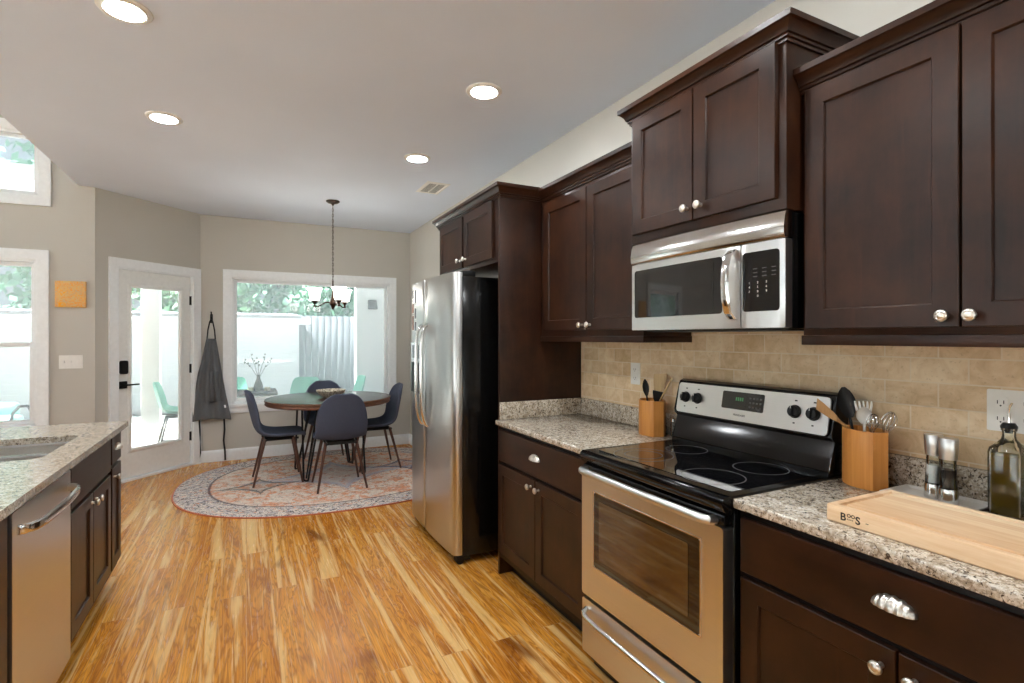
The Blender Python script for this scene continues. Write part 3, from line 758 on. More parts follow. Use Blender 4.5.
MB().tube([(1.275,1.828,.842),(1.25,1.828,.845),(xh+.004,1.815,.846),(xh,1.79,.846),(xh-.004,1.48,.846),(xh,1.19,.846),(xh+.004,1.168,.846),(1.25,1.152,.845),(1.275,1.152,.842)], .015, 14).build('handle', MT['steel'], odr)
dw = MB(FR(1.318)); dw.rrect(Y0+.004,Y1-.004,.075,.300,0,.044,.010); dwr = dw.build('drawer', MT['steel'], rg)
MB().tube([(1.275,1.825,.262),(1.252,1.818,.255),(1.243,1.795,.248),(1.240,1.70,.243),(1.240,1.26,.243),(1.243,1.165,.248),(1.252,1.142,.255),(1.275,1.135,.262)], .011, 12).build('handle', MT['steelp'], dwr)
mb = MB(); mb.box(1.33,1.89,Y0+.01,Y1-.01,0,.02); mb.build('base', MT['blackm'], rg)
mb = MB(); mb.prism([(1.778,.919),(1.778,.934),(1.786,.940),(1.812,1.034),(1.816,1.040),(1.793,1.050),(1.798,1.062),(1.822,1.182),(1.830,1.197),(1.848,1.204),(1.893,1.200),(1.893,.919)], Y0+.002, Y1-.002, 'y', .004)
bgd = mb.build('backguard', MT['black'], rg)
# sloping steel control panel: local frame a along Y, b up the slope, w out
p0 = Vector((1.7905,0,1.050)); p1 = Vector((1.8175,0,1.192)); bdir = (p1-p0).normalized(); nrm = Vector((-bdir.z,0,bdir.x))
MP = Matrix(((0,bdir.x,nrm.x,p0.x),(1,0,0,0),(0,bdir.z,nrm.z,p0.z),(0,0,0,1)))
cp = MB(MP); cp.rrect(Y0+.012,Y1-.024,.006,.140,.001,.008,.014); cpo = cp.build('control_panel', MT['steel'], bgd)
MB(MP).rrect(1.383,1.583,.052,.124,.008,.0095,.006).build('display', MT['bglass'], cpo)
mb = MB(MP); mb.rrect(1.463,1.573,.062,.116,.0095,.0102,.004); mb.build('display_screen', MT['display'], cpo)
mb = MB(MP)
for i in range(4):
    for j in range(3): mb.box(1.393+i*.016,1.402+i*.016,.064+j*.018,.071+j*.018,.0095,.0100)
mb.build('display_keys', rm, cpo)
# seen from the front the writing runs towards -Y
def mirror_text(mb_M, txt, size, bold=.0, ex=.0003): 
    mb = MB(mb_M @ Matrix.Scale(-1,4,(1,0,0))); mb.text(txt, size, 1.0, bold, ex); return mb
mirror_text(MP @ Matrix.Translation((1.520,.026,.0084)), 'FRIGIDAIRE', .0115, .0).build('lettering', MT['clayd'], cpo)
mb = MB(MP)
for q in range(4): mb.box(1.478+q*.010,1.484+q*.010,.088,.102,.0102,.0107)
mb.build('clock_digits', plain('green_digits', (.08,.30,.12), .4), cpo)
for y in (1.788,1.718,1.252,1.180):
    mb = MB(MP @ Matrix.Translation((y,.076,.008))); mb.lathe([(.0245,0),(.0245,.003),(.021,.006),(.020,.018),(.017,.021),(.002,.0215)], n=28); mb.box(-.0045,.0045,-.019,.019,.016,.029,.002)
    kb = mb.build('knob', MT['blackm'], cpo)
    mb = MB(MP @ Matrix.Translation((y,.076,.008))); mb.box(-.001,.001,.008,.018,.029,.0295); mb.build('pointer', MT['white'], kb)
    for dz_, hw in ((.116,.005),(.034,.004)):
        mb = MB(MP @ Matrix.Translation((y,dz_,.0082))); mb.box(-hw,hw,-.0025,.0025,0,.0006); mb.build('marking', MT['blackm'], cpo)

# ------------------------------------------------------------------ microwave
mw = thing('microwave', 'stainless over-the-range microwave with black window and curved handle', 'microwave', (1.7,1.482,1.427))
Y0, Y1 = 1.107, 1.857
MB().box(1.572,1.91,Y0+.002,Y1-.002,1.428,1.806,.003).build('body', MT['black'], mw)
n = 24
def arc(y): return .034 + .012*(1-((y-1.482)/.375)**2)          # gentle forward bow of the front
def bowed(y0, y1, z0, z1, w0, w1, name, mat, par, r=.0):
    rows = []
    k_ = 12
    ys = [y0+(y1-y0)*i/k_ for i in range(k_+1)]
    front = [(1.575-arc(y)-w1, y) for y in ys]; back = [(1.575-arc(y)-w0, y) for y in reversed(ys)]
    return MB().prism(front+back, z0, z1, bev=.002).build(name, mat, par)
vp = MB()
prof = [(1.722,0),(1.722,.036),(1.732,.041),(1.755,.042),(1.790,.036),(1.806,.030),(1.808,.026),(1.808,.0)]
rows = []
for i in range(17):
    y = Y0 + (Y1-Y0)*i/16; b_ = .012*(1-((y-1.482)/.375)**2)
    rows.append([(1.575-w-b_*(w > 0), y, z) for z, w in prof])
vp.loft(rows); vp.build('vent_visor', MT['steelp'], mw)
md = bowed(1.272, Y1, 1.430, 1.718, -.034, .0, 'door', MT['steel'], mw)
mc = bowed(Y0, 1.268, 1.430, 1.718, -.034, .0, 'control_panel', MT['steel'], mw)
def inset(y0, y1, z0, z1, w, par, name, mat, r=.01):
    # rounded plate that follows the bow
    poly = []
    for cx, cy, t0 in ((y1-r,z1-r,0),(y0+r,z1-r,90),(y0+r,z0+r,180),(y1-r,z0+r,270)):
        for k in range(6):
            t = math.radians(t0+18*k); poly.append((cx+r*math.cos(t), cy+r*math.sin(t)))
    mb = MB(); mx = lambda y, z, q: (1.575-arc(y)-q, y, z)
    # columns across so that the plate can bend
    cols = 16; top = []; 
    def zlim(y):
        d = 0
        if y < y0+r: d = r-math.sqrt(max(0, r*r-(y0+r-y)**2))
        if y > y1-r: d = r-math.sqrt(max(0, r*r-(y-y1+r)**2))
        return z0+d, z1-d
    ys = [y0+r*q for q in (0,.1,.3,.6)] + [y0+r+(y1-y0-2*r)*i/10 for i in range(11)] + [y1-r*q for q in (.6,.3,.1,0)]
    rings = []
    for y in ys:
        lo, hi = zlim(y); 
        if hi-lo < .002: lo, hi = (lo+hi)/2-.001, (lo+hi)/2+.001
        rings.append([mx(y,lo,0), mx(y,hi,0), mx(y,hi,w), mx(y,lo,w)])
    return mb.loft(rings).build(name, mat, par)
wf = inset(1.348,1.836,1.484,1.690,.0014,md,'window_frame',MT['bglass'],.012)
inset(1.385,1.790,1.500,1.672,.0022,md,'window',MT['bglass'],.004)
inset(1.126,1.262,1.486,1.688,.0014,mc,'keypad',MT['bglass'],.012)
kp = MB()
km = FR(1.575-arc(1.19)-.0022)
for i in range(3):
    for j in range(3): kp.box(*(lambda a,b: (1.575-arc(a)-.0024,1.575-arc(a)-.0016,a-.008,a+.008,b-.0015,b+.0015))(1.145+i*.034, 1.63-j*.013))
kp.build('key_labels', rm, mc)
for i, tx in enumerate('123456789'):
    a = 1.238-(i % 3)*.032; b = 1.580-(i//3)*.015
    mirror_text(FR(1.575-arc(a)-.0018) @ Matrix.Translation((a,b,0)), tx, .010).build('lettering', MT['white'], mc)
mirror_text(FR(1.575-arc(1.206)-.0018) @ Matrix.Translation((1.206,1.535,0)), '0', .010).build('lettering', MT['white'], mc)
yh = 1.298; xb = 1.575-arc(yh)
hp = [(xb+.004,1.458),(xb-.012,1.462),(xb-.034,1.485),(xb-.046,1.53),(xb-.050,1.585),(xb-.046,1.64),(xb-.034,1.682),(xb-.012,1.704),(xb+.004,1.708)]
mb = MB(); mb.loft([[(x+dx_,y,z) for y, dx_ in ((yh-.016,.003),(yh-.012,-.004),(yh,-.006),(yh+.012,-.004),(yh+.016,.003),(yh,.006))] for x, z in hp])
mb.build('handle', MT['steelp'], md)
MB().box(1.60,1.90,Y0+.03,Y1-.03,1.422,1.4285).build('underside_grille', MT['blackm'], mw)

# ------------------------------------------------------------------ things on the right counters
def crock(x, y, rz, a, b, h, label):
    t = thing('utensil_crock', label, 'utensil holder', (x,y,.9145), rz, 'bamboo utensil holders')
    pts = []
    for sgn in (1,-1):
        for k in range(13):
            u = -1+2*k/12; pts.append((sgn*-a*u, sgn*(b*(.42+.58*(1-u*u)))))
    inn = [(px*.88, py*.86) for px, py in pts]
    R = [[(px,py,z) for px,py in P] for P, z in ((inn,.012),(inn,h-.002),([(px*.9,py*.88) for px,py in pts],h),([(px*.985,py*.985) for px,py in pts],h),(pts,h-.003),(pts,.003),([(px*.985,py*.985) for px,py in pts],0))]
    MB().loft(R).build('holder', MT['bamboo'], t, Vector((0,0,0)), smooth=30)
    return t
c1 = (1.815, 2.035); c2 = (1.812, 1.018)
crock(c1[0], c1[1], math.radians(70), .086, .062, .172, 'bamboo utensil holder on the counter left of the range')
crock(c2[0], c2[1], math.radians(62), .078, .056, .184, 'bamboo utensil holder right of the range, behind the cutting board')
def utensil(name, label, base, top, head, mat, hmat=None, group=None, r=.005, cat='utensil'):
    """a handle from base to top, head(mb) built in a frame at the top: z along the handle"""
    b = Vector(base); tp = Vector(top); d = (tp-b).normalized()
    t = thing(name, label, cat, base, 0, group)
    MB().cyl(b, tp, r, r*.9, 10).build('handle', mat, t)
    q = d.to_track_quat('Z', 'X').to_matrix().to_4x4(); Mh = Matrix.Translation(tp) @ q
    # turn the head to face the room (-X, -Y)
    best = max(range(36), key=lambda i: ((Mh @ Matrix.Rotation(2*PI*i/36,4,'Z')).to_3x3() @ Vector((0,1,0))).dot(Vector((-.8,-.6,0))))
    Mh = Mh @ Matrix.Rotation(2*PI*best/36, 4, 'Z')
    mb = MB(Mh); head(mb); mb.build('head', hmat or mat, t)
    return t
def flat_head(w0, w1, h, th=.004, skew=0.0):
    def f(mb): mb.loft([[(-a,-th,z+s1),(a,-th,z-s1),(a,th,z-s1),(-a,th,z+s1)] for a, z, s1 in ((.005,-.01,0),(w0/2,h*.25,0),(w1/2*.96,h*.8,0),(w1/2,h,skew),(w1/2*.9,h*1.02,skew))])
    return f
def bowl_head(w, h, d=.012, slots=False):
    def f(mb):
        for s_ in (1, .86):
            G = []
            for i in range(9):
                v_ = i/8; zz = h*v_; ww = w/2*math.sin(PI*min(.98, max(.06, v_*.96+.03)))**.6*s_
                G.append([(ww*u, -d*(1-u*u)*math.sin(PI*min(1,v_))*1.0 + (.002 if s_ < 1 else 0), zz) for u in [k/6-1 for k in range(13)]])
            mb.grid(G)
    return f
T = lambda c, dx, dy, z: (c[0]+dx, c[1]+dy, z)
# left holder
utensil('wooden_spatula', 'pale wooden spatula standing highest in the left utensil holder', T(c1,0,0,.93), T(c1,.022,-.008,1.075), flat_head(.032,.064,.14,.003,.006), MT['spoon'])
utensil('black_spoon', 'narrow black spoon at the back of the left utensil holder', T(c1,.01,.02,.93), T(c1,.012,.052,1.10), bowl_head(.034,.085), MT['blackm'])
utensil('black_turner', 'black turner with a short head in the left utensil holder', T(c1,.0,-.01,.93), T(c1,-.004,-.042,1.078), flat_head(.040,.056,.055), MT['blackm'])
t = thing('wooden_stick', 'thin pale wooden stick leaning right out of the left utensil holder', 'utensil', T(c1,.0,-.01,.93))
MB().tube([T(c1,0,.0,.93),T(c1,-.002,-.06,1.09),T(c1,-.010,-.150,1.205)], [.0035,.0035,.004], 8).build('handle', MT['spoon'], t)
# right holder
utensil('wooden_spoon', 'brown wooden spatula leaning left out of the right utensil holder', T(c2,.030,-.022,1.028), T(c2,-.034,.070,1.122), flat_head(.024,.032,.075,.003,.010), MT['spoond'])
utensil('black_spoon', 'large black spoon standing in the right utensil holder beside the range', T(c2,.012,.01,.93), T(c2,.020,.058,1.125), bowl_head(.056,.105), MT['blackm'])
def pasta(mb):
    bowl_head(.046,.055,.014)(mb)
    for k in range(5):
        a = -.018+.009*k; mb.tube([(a,-.012,.040),(a*1.2,-.014,.058),(a*1.3,-.026,.072)], [.004,.0035,.0025], 8)
utensil('pasta_server', 'white toothed pasta server in the right utensil holder', T(c2,.008,0,.93), T(c2,.014,.008,1.112), pasta, MT['silicone'])
def whisk(label, dx, dy, tx, ty, zt, h, w):
    b = T(c2,dx,dy,.93); tp = T(c2,tx,ty,zt)
    t = thing('whisk', label, 'whisk', b, 0, 'whisks in the right utensil holder')
    MB().cyl(b, tp, .006, .007, 12).build('handle', MT['steelp'], t)
    d = (Vector(tp)-Vector(b)).normalized(); Mh = Matrix.Translation(tp) @ d.to_track_quat('Z','X').to_matrix().to_4x4()
    mb = MB(Mh)
    for k in range(5):
        a = PI*k/5; ca_, sa_ = math.cos(a), math.sin(a); pts = []
        for i in range(17):
            u = PI*i/16; r_ = w*math.cos(u)*(1 if abs(math.cos(u)) < .93 else .82); z_ = h*math.sin(u)**.75
            pts.append((r_*ca_*min(1, .22+z_/h*1.3), r_*sa_*min(1, .22+z_/h*1.3), z_))
        mb.tube(pts, .0011, 6)
    mb.build('wires', MT['steelp'], t)
whisk('steel wire whisk standing in the middle of the right utensil holder', 0,-.005, .002,-.022, 1.088, .062, .022)
whisk('larger steel wire whisk at the right end of the right utensil holder', .008,-.01, .018,-.052, 1.085, .078, .026)
# small glass shaker behind the left holder
t = thing('glass_shaker', 'small clear glass shaker half hidden behind the left utensil holder', 'shaker', (1.865,1.938,.9145))
MB().lathe([(.014,.9145),(.016,.918),(.015,.975),(.012,.985),(.0105,.985),(.0125,.975),(.0135,.920),(.002,.919)], (1.865,1.938,0), 20).build('jar', MT['glass'], t)
MB().lathe([(.0135,.9855),(.0135,1.000),(.010,1.004),(.002,1.005)], (1.865,1.938,0), 20).build('cap', MT['steelp'], t)
# cutting board
bd = thing('cutting_board', 'thick maple cutting board with a juice groove on the right counter', 'cutting board', (1.525,.57,.9145))
x0, x1, y0, y1, zb, zt = 1.374, 1.668, .265, .872, .9145, .9575
mb = MB()
def rr(i, z, r=.012):
    P = []
    for cx, cy, t0 in ((x1-r,y1-r,0),(x0+r,y1-r,90),(x0+r,y0+r,180),(x1-r,y0+r,270)):
        for k in range(5):
            a = math.radians(t0+22.5*k); P.append((cx+max(.001,r-i)*math.cos(a) + (0), cy+max(.001,r-i)*math.sin(a), z))
    if i > r:
        q = i-r; P = [(px+(-q if px > (x0+x1)/2 else q), py+(-q if py > (y0+y1)/2 else q), pz) for px, py, pz in P]
    return P
mb.loft([rr(.003,zb), rr(0,zb+.003), rr(0,zt-.004), rr(.0015,zt-.001), rr(.004,zt), rr(.022,zt), rr(.024,zt-.006), rr(.030,zt-.009), rr(.036,zt-.006), rr(.038,zt)])
brd = mb.build('board', MT['maple'], bd)
lm = Matrix.Translation((0,0,0)) @ FR(x0+.0001)
for tx, sz, a, b, bold in (('B',.027,.832,.9265,.0007),('OO',.0125,.815,.9375,.0004),('BLOCK',.0048,.8145,.9305,.0001),('S',.027,.794,.9265,.0007),('~',.012,.769,.931,.0003)):
    mirror_text(lm @ Matrix.Translation((a,b,0)), tx, sz, bold).build('lettering', MT['ink'], brd)
# tray and shakers
mb = MB(); TX0, TX1, TY0, TY1 = 1.745, 1.885, .712, .925
def tr(i, z): return [(TX0-i,TY0-i,z),(TX1+i*.2,TY0-i,z),(TX1+i*.2,TY1+i,z),(TX0-i,TY1+i,z)]
mb.loft([tr(-.02,.9145), tr(-.004,.9155), tr(.008,.927), tr(.006,.929), tr(-.008,.9205), tr(-.02,.919)])
solo('serving_tray', mb, MT['white'], 'small white rimmed tray under the salt and pepper shakers', 'tray', (1.815,.82,.9145))
def shaker(x, y, fill, label):
    z = .9195
    t = thing('salt_shaker' if fill == 'salt' else 'pepper_shaker', label, 'shaker', (x,y,z), 0, 'salt and pepper shakers')
    MB().lathe([(.022,0),(.024,.003),(.0225,.040),(.0215,.044),(.002,.044)], (x,y,z), 28).build('base', MT['steelp'], t)
    MB().lathe([(.0212,.0442),(.0190,.090),(.0180,.128),(.0165,.128),(.0175,.090),(.0195,.0452),(.002,.0450)], (x,y,z), 28).build('glass_body', MT['glass'], t)
    MB().lathe([(.0190,.0465),(.0176,.098),(.002,.099)], (x,y,z), 24).build('filling', MT[fill], t)
    MB().lathe([(.0205,.1282),(.0225,.150),(.0240,.186),(.0225,.189),(.002,.1895)], (x,y,z), 28).build('cap', MT['steel'], t)
shaker(1.832, .832, 'salt', 'steel and glass shaker holding white salt on the white tray')
shaker(1.802, .782, 'pepper', 'steel and glass shaker holding dark pepper on the white tray')
# olive oil bottle
ob = thing('oil_bottle', 'square glass bottle of olive oil with a steel pour spout at right edge', 'bottle', (1.842,.662,.9145), 0)
def sq(h, z, r=.35, rot=0):
    P = []
    for k in range(24):
        a = 2*PI*k/24; c_, s_ = math.cos(a), math.sin(a); e = .28 if r < .5 else 1.0
        P.append((h*math.copysign(abs(c_)**e, c_), h*math.copysign(abs(s_)**e, s_), z))
    return P
Mo = Matrix.Translation((1.842,.662,.9145))
outer = [sq(.033,0), sq(.036,.004), sq(.0365,.172), sq(.034,.184), sq(.025,.197,1), sq(.0165,.208,1), sq(.0145,.216,1), sq(.0145,.230,1), sq(.017,.232,1), sq(.017,.237,1)]
inner = [sq(.0125,.237,1), sq(.0120,.217,1), sq(.014,.206,1), sq(.0225,.194,1), sq(.031,.181), sq(.0335,.170), sq(.0335,.008)]
MB(Mo).loft(outer+inner).build('glass_body', MT['glass'], ob)
MB(Mo).loft([sq(.0332,.0085), sq(.0332,.160), sq(.0325,.165)]).build('oil', MT['oil'], ob)
MB(Mo).lathe([(.0118,.225),(.012,.2375),(.018,.2377),(.018,.244),(.013,.252),(.002,.253)], n=20).build('stopper', MT['blackm'], ob)
MB(Mo).tube([(0,0,.252),(0,0,.280),(-.001,-.002,.294),(-.005,-.008,.306)], [.0045,.0035,.003,.0028], 10).build('pour_spout', MT['steelp'], ob)
# wall plates
def outlet(y0, y1, z0, z1, label, gangs):
    t = thing('wall_outlet', label, 'outlet', (1.912,(y0+y1)/2,z0)); M = FR(1.9125)
    MB(M).rrect(y0,y1,z0,z1,0,.005,.004).build('cover_plate', MT['white'], t)
    for a in gangs:
        mb = MB(M); mb.rrect(a-.017,a+.017,z0+.018,z0+.054,.005,.0075,.013); mb.rrect(a-.017,a+.017,z1-.054,z1-.018,.005,.0075,.013); rc = mb.build('receptacle', MT['white'], t)
        mb = MB(M)
        mb.bm.free()
        for zz in (z0+.036, z1-.036):
            for q in (-.007, .007): MB(M).box(a+q-.001,a+q+.001,zz-.004,zz+.006,.0075,.0080).build('slot', MT['blackm'], rc)
            MB(M).lathe([(.0022,.0075),(.0022,.0080)], (a,zz-.009,0), 10).build('slot', MT['blackm'], rc)
outlet(.612,.735,1.132,1.250,'white double outlet plate on the tile behind the oil bottle', (.703,.645))
outlet(2.236,2.310,1.140,1.258,'white single outlet plate on the tile left of the range', (2.273,))

# ------------------------------------------------------------------ island
XI = -.662; MI = FL(XI)
base_cabinet('island_cabinet', 'narrow dark island cabinet with one drawer and one door at the far end', XI, 3.452, 3.700, [(3.470,3.690,.715,.861,True)], [(3.470,3.690,.15,.695,3.505,.645)], MI, 1)
base_cabinet('island_cabinet', 'dark island sink cabinet with false drawer front and two doors beside the dishwasher', XI, 2.715, 3.450, [(2.735,3.440,.690,.861,False)], [(2.735,3.084,.15,.672,3.050,.632),(3.090,3.440,.15,.672,3.124,.632)], MI, 1, hollow=True)
base_cabinet('island_cabinet', 'plain dark island cabinet cut off by the left edge, nearest the camera', XI, 1.45, 2.098, [(1.465,2.092,.15,.866,False)], [], MI, 1)
dwm = thing('dishwasher', 'stainless dishwasher with bar handle set into the island', 'dishwasher', (XI,2.41,0))
MB().box(XI-.56,XI,2.106,2.707,.10,.868).build('body', MT['blackm'], dwm)
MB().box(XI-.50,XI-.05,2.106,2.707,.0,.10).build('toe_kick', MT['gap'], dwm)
d_ = MB(MI); d_.rrect(2.110,2.703,.105,.862,0,.026,.008); dd = d_.build('door', MT['steel'], dwm)
mb = MB(); yy = [2.145,2.15,2.17,2.22,2.407,2.59,2.645,2.665,2.67]; ww = [0,.018,.036,.046,.052,.046,.036,.018,0]
mb.loft([[(XI+.026+w+dx_, y, .800+dz) for dx_, dz in ((0,-.016),(.009,-.012),(.011,0),(.009,.012),(0,.016),(-.006,0))] for y, w in zip(yy, ww)])
mb.build('handle', MT['steelp'], dd)
ict = thing('island_countertop', 'speckled granite island countertop with a sink cutout', 'countertop', (-1.1,2.5,.885))
IX0, IX1, IY0, IY1 = -1.72, -.612, .9, 3.735
S = (-1.165, -.735, 2.722, 3.300)        # sink opening
mb = MB()
def frame_slab(z0, z1):
    out = [(IX0,IY0),(IX1,IY0),(IX1,IY1-.012),(IX1-.004,IY1-.004),(IX1-.012,IY1),(IX0,IY1)]
    bm = mb.bm
    r = .05; hole = []
    for cx, cy, t0 in ((S[1]-r,S[3]-r,0),(S[0]+r,S[3]-r,90),(S[0]+r,S[2]+r,180),(S[1]-r,S[2]+r,270)):
        for k in range(7):
            a = math.radians(t0+15*k); hole.append((cx+r*math.cos(a), cy+r*math.sin(a)))
    vo = [bm.verts.new((x,y,z1)) for x,y in out]; vh = [bm.verts.new((x,y,z1)) for x,y in hole]
    es = [bm.edges.new((vo[i],vo[(i+1) % len(vo)])) for i in range(len(vo))] + [bm.edges.new((vh[i],vh[(i+1) % len(vh)])) for i in range(len(vh))]
    res = bmesh.ops.triangle_fill(bm, use_beauty=True, edges=es)
    fs = [g for g in res['geom'] if isinstance(g, bmesh.types.BMFace)]
    ex = bmesh.ops.extrude_face_region(bm, geom=fs)
    bmesh.ops.translate(bm, verts=[g for g in ex['geom'] if isinstance(g, bmesh.types.BMVert)], vec=(0,0,z0-z1))
frame_slab(.885,.914); mb.build('slab', MT['granite'], ict)
sk = thing('kitchen_sink', 'double-bowl stainless undermount sink in the island', 'sink', (-.95,3.01,.70))
def bowl_(y0, y1, name):
    def q(i, z, r=.05):
        P = []; X0_, X1_, Y0_, Y1_ = S[0]-.004+i, S[1]+.004-i, y0+i, y1-i
        for cx, cy, t0 in ((X1_-r,Y1_-r,0),(X0_+r,Y1_-r,90),(X0_+r,Y0_+r,180),(X1_-r,Y0_+r,270)):
            for k in range(6):
                a = math.radians(t0+18*k); P.append((cx+r*math.cos(a), cy+r*math.sin(a), z))
        return P
    MB().loft([q(-.014,.8845), q(0,.8845), q(.006,.872), q(.012,.74), q(.022,.716), q(.05,.706), q(.05,.702), q(.018,.710), q(.007,.735), q(0,.870), q(-.014,.880)], cap0=False, cap1=False).build(name, MT['sink'], sk)
bowl_(2.722,2.995,'near_bowl'); bowl_(3.02,3.300,'far_bowl')
for y in (2.858,3.16):
    MB().lathe([(.10,.702),(.10,.706),(.043,.705),(.04,.703),(.002,.702)], (-.95,y,0), 20).build('bowl_floor', MT['sink'], sk)

# ------------------------------------------------------------------ dining set
RA, RB = 1.42, 1.20
RUGC = (.83, 5.565)
MT['rug'] = rug_mat(RA, RB)
def sup(a, b, z, n=96, e=2.3):
    P = []
    for k in range(n):
        t_ = 2*PI*k/n; c_, s_ = math.cos(t_), math.sin(t_)
        P.append((a*math.copysign(abs(c_)**(2/e), c_), b*math.copysign(abs(s_)**(2/e), s_), z))
    return P
ru = thing('rug', 'round orange and blue patterned rug under the dining table', 'rug', (*RUGC,0))
MB().loft([sup(RA-.012,RB-.012,.001), sup(RA-.012,RB-.012,.009), sup(RA-.03,RB-.03,.010)]).build('pile', MT['rug'], ru, Vector((0,0,0)))
MB().loft([sup(RA-.0125,RB-.0125,.001), sup(RA,RB,.001), sup(RA,RB,.008), sup(RA-.006,RB-.006,.0105), sup(RA-.0125,RB-.0125,.0095)], cap0=False, cap1=False).build('edge_binding', plain('rust_binding', lin(190,104,70), .9, 0, .1), ru, Vector((0,0,0)))
ZR = .0105
TC = (.765, 5.69); TZ = .785
tb = thing('dining_table', 'round dark wood dining table on black hairpin legs', 'table', (*TC,ZR))
TR_ = .612
MB().lathe([(.002,TZ-.004),(TR_-.004,TZ-.004),(TR_-.006,TZ-.001),(TR_-.012,TZ),(.002,TZ)], (*TC,0), 96).build('tabletop', MT['tabletop'], tb)
MB().lathe([(TR_-.06,TZ-.058),(TR_-.012,TZ-.058),(TR_-.002,TZ-.048),(TR_-.006,TZ-.030),(TR_+.002,TZ-.016),(TR_,TZ-.006),(TR_-.003,TZ-.0042),(TR_-.06,TZ-.0042)], (*TC,0), 96, cap=False).build('rim', MT['tabrim'], tb)
MB().lathe([(.002,TZ-.030),(TR_-.06,TZ-.030),(TR_-.06,TZ-.0045),(.002,TZ-.0045)], (*TC,0), 64).build('underside', MT['walnut'], tb)
for k in range(4):
    a = math.radians(45+90*k+4); d1_ = Vector((math.cos(a), math.sin(a), 0)); tn = Vector((-d1_.y, d1_.x, 0)); c_ = Vector((*TC,0))
    top = c_ + d1_*.30; bot = c_ + d1_*.39
    mb = MB()
    pts = [top+tn*.11+Vector((0,0,TZ-.036)), bot+tn*.026+Vector((0,0,ZR+.03)), bot+tn*.022+Vector((0,0,ZR+.013)), bot+tn*.012+Vector((0,0,ZR+.0105)), bot-tn*.012+Vector((0,0,ZR+.0105)), bot-tn*.022+Vector((0,0,ZR+.013)), bot-tn*.026+Vector((0,0,ZR+.03)), top-tn*.11+Vector((0,0,TZ-.036))]
    mb.tube(pts, .0095, 10)
    mb.tube([top-d1_*.10+Vector((0,0,TZ-.036)), bot-d1_*.004+Vector((0,0,ZR+.03))], .008, 10)
    Mq = Matrix.Translation(top) @ Matrix.Rotation(a,4,'Z'); 
    vv = [Mq @ Vector(p) for p in ((-.11,-.13,0),(.02,-.13,0),(.02,.13,0),(-.11,.13,0))]
    mb.loft([[(p.x,p.y,TZ-.036) for p in vv], [(p.x,p.y,TZ-.031) for p in vv]])
    mb.build('leg', MT['iron'], tb)
bw_ = thing('bowl', 'speckled ceramic bowl in the middle of the dining table', 'bowl', (.775,5.66,TZ), 0)
MB().lathe([(.002,0),(.06,0),(.080,.008),(.125,.040),(.145,.070),(.143,.076),(.136,.073),(.116,.045),(.07,.016),(.002,.012)], n=48).build('dish', MT['bowl'], bw_, Vector((0,0,0)))

def make_chair(label):
    t = thing('dining_chair', label, 'chair', (0,0,0), 0, 'charcoal dining chairs around the round table')
    prof = [(.225,.430,.30,.0,.0),(.222,.452,.37,.0,.0),(.19,.466,.415,.004,0),(.10,.458,.45,.010,0),(.0,.450,.465,.018,0),(-.09,.448,.47,.03,.0),(-.155,.462,.465,.04,.012),(-.195,.505,.455,.03,.03),
            (-.218,.57,.462,.012,.045),(-.234,.64,.455,.0,.055),(-.25,.71,.430,0,.055),(-.265,.78,.385,0,.05),(-.276,.835,.31,0,.04),(-.283,.868,.21,0,.025),(-.285,.880,.11,0,.015)]
    G = []
    for y, z, w, up, fw in prof:
        G.append([(w/2*u, y+fw*u*u, z+up*u*u) for u in [k/5-1 for k in range(11)]])
    sh = MB().grid(G).build('shell', MT['char'], t, Vector((0,0,0)), smooth=180)
    s_ = sh.modifiers.new('solid', 'SOLIDIFY'); s_.thickness = .034; s_.offset = 0.0
    s_ = sh.modifiers.new('sub', 'SUBSURF'); s_.levels = 2; s_.render_levels = 2
    mb = MB(); 
    for sx in (-1,1): mb.tube([(sx*.13,.17,.415),(sx*.13,-.15,.412)], .010, 8)
    for y in (.13,-.12): mb.tube([(-.15,y,.410),(.15,y,.410)], .010, 8)
    mb.box(-.12,.12,-.13,.13,.416,.434,.004)
    mb.build('under_frame', MT['iron'], t, Vector((0,0,0)))
    for sx, sy, by in ((-1,1,.20),(1,1,.20),(-1,-1,-.225),(1,-1,-.225)):
        mb = MB(); mb.tube([(sx*.135, sy*.125, .425),(sx*.215, by, .0)], [.0155,.0095], 12)
        mb.build('leg', MT['walnut'], t, Vector((0,0,0)))
    return t
CH = [(.775,5.14,0,'charcoal dining chair in front of the table with its back to the camera'),
      (.28,5.60,-PI/2,'charcoal dining chair left of the table, seen from the side'),
      (1.235,5.72,PI/2,'charcoal dining chair right of the table beside the refrigerator'),
      (.80,6.18,PI,'charcoal dining chair behind the table below the picture window')]
c0 = make_chair(CH[0][3])
for i, (x, y, rz, lb) in enumerate(CH):
    c = c0 if i == 0 else copy_tree(c0)
    c.location = (x,y,ZR+.004); c.rotation_euler = (0,0,rz); c['label'] = lb

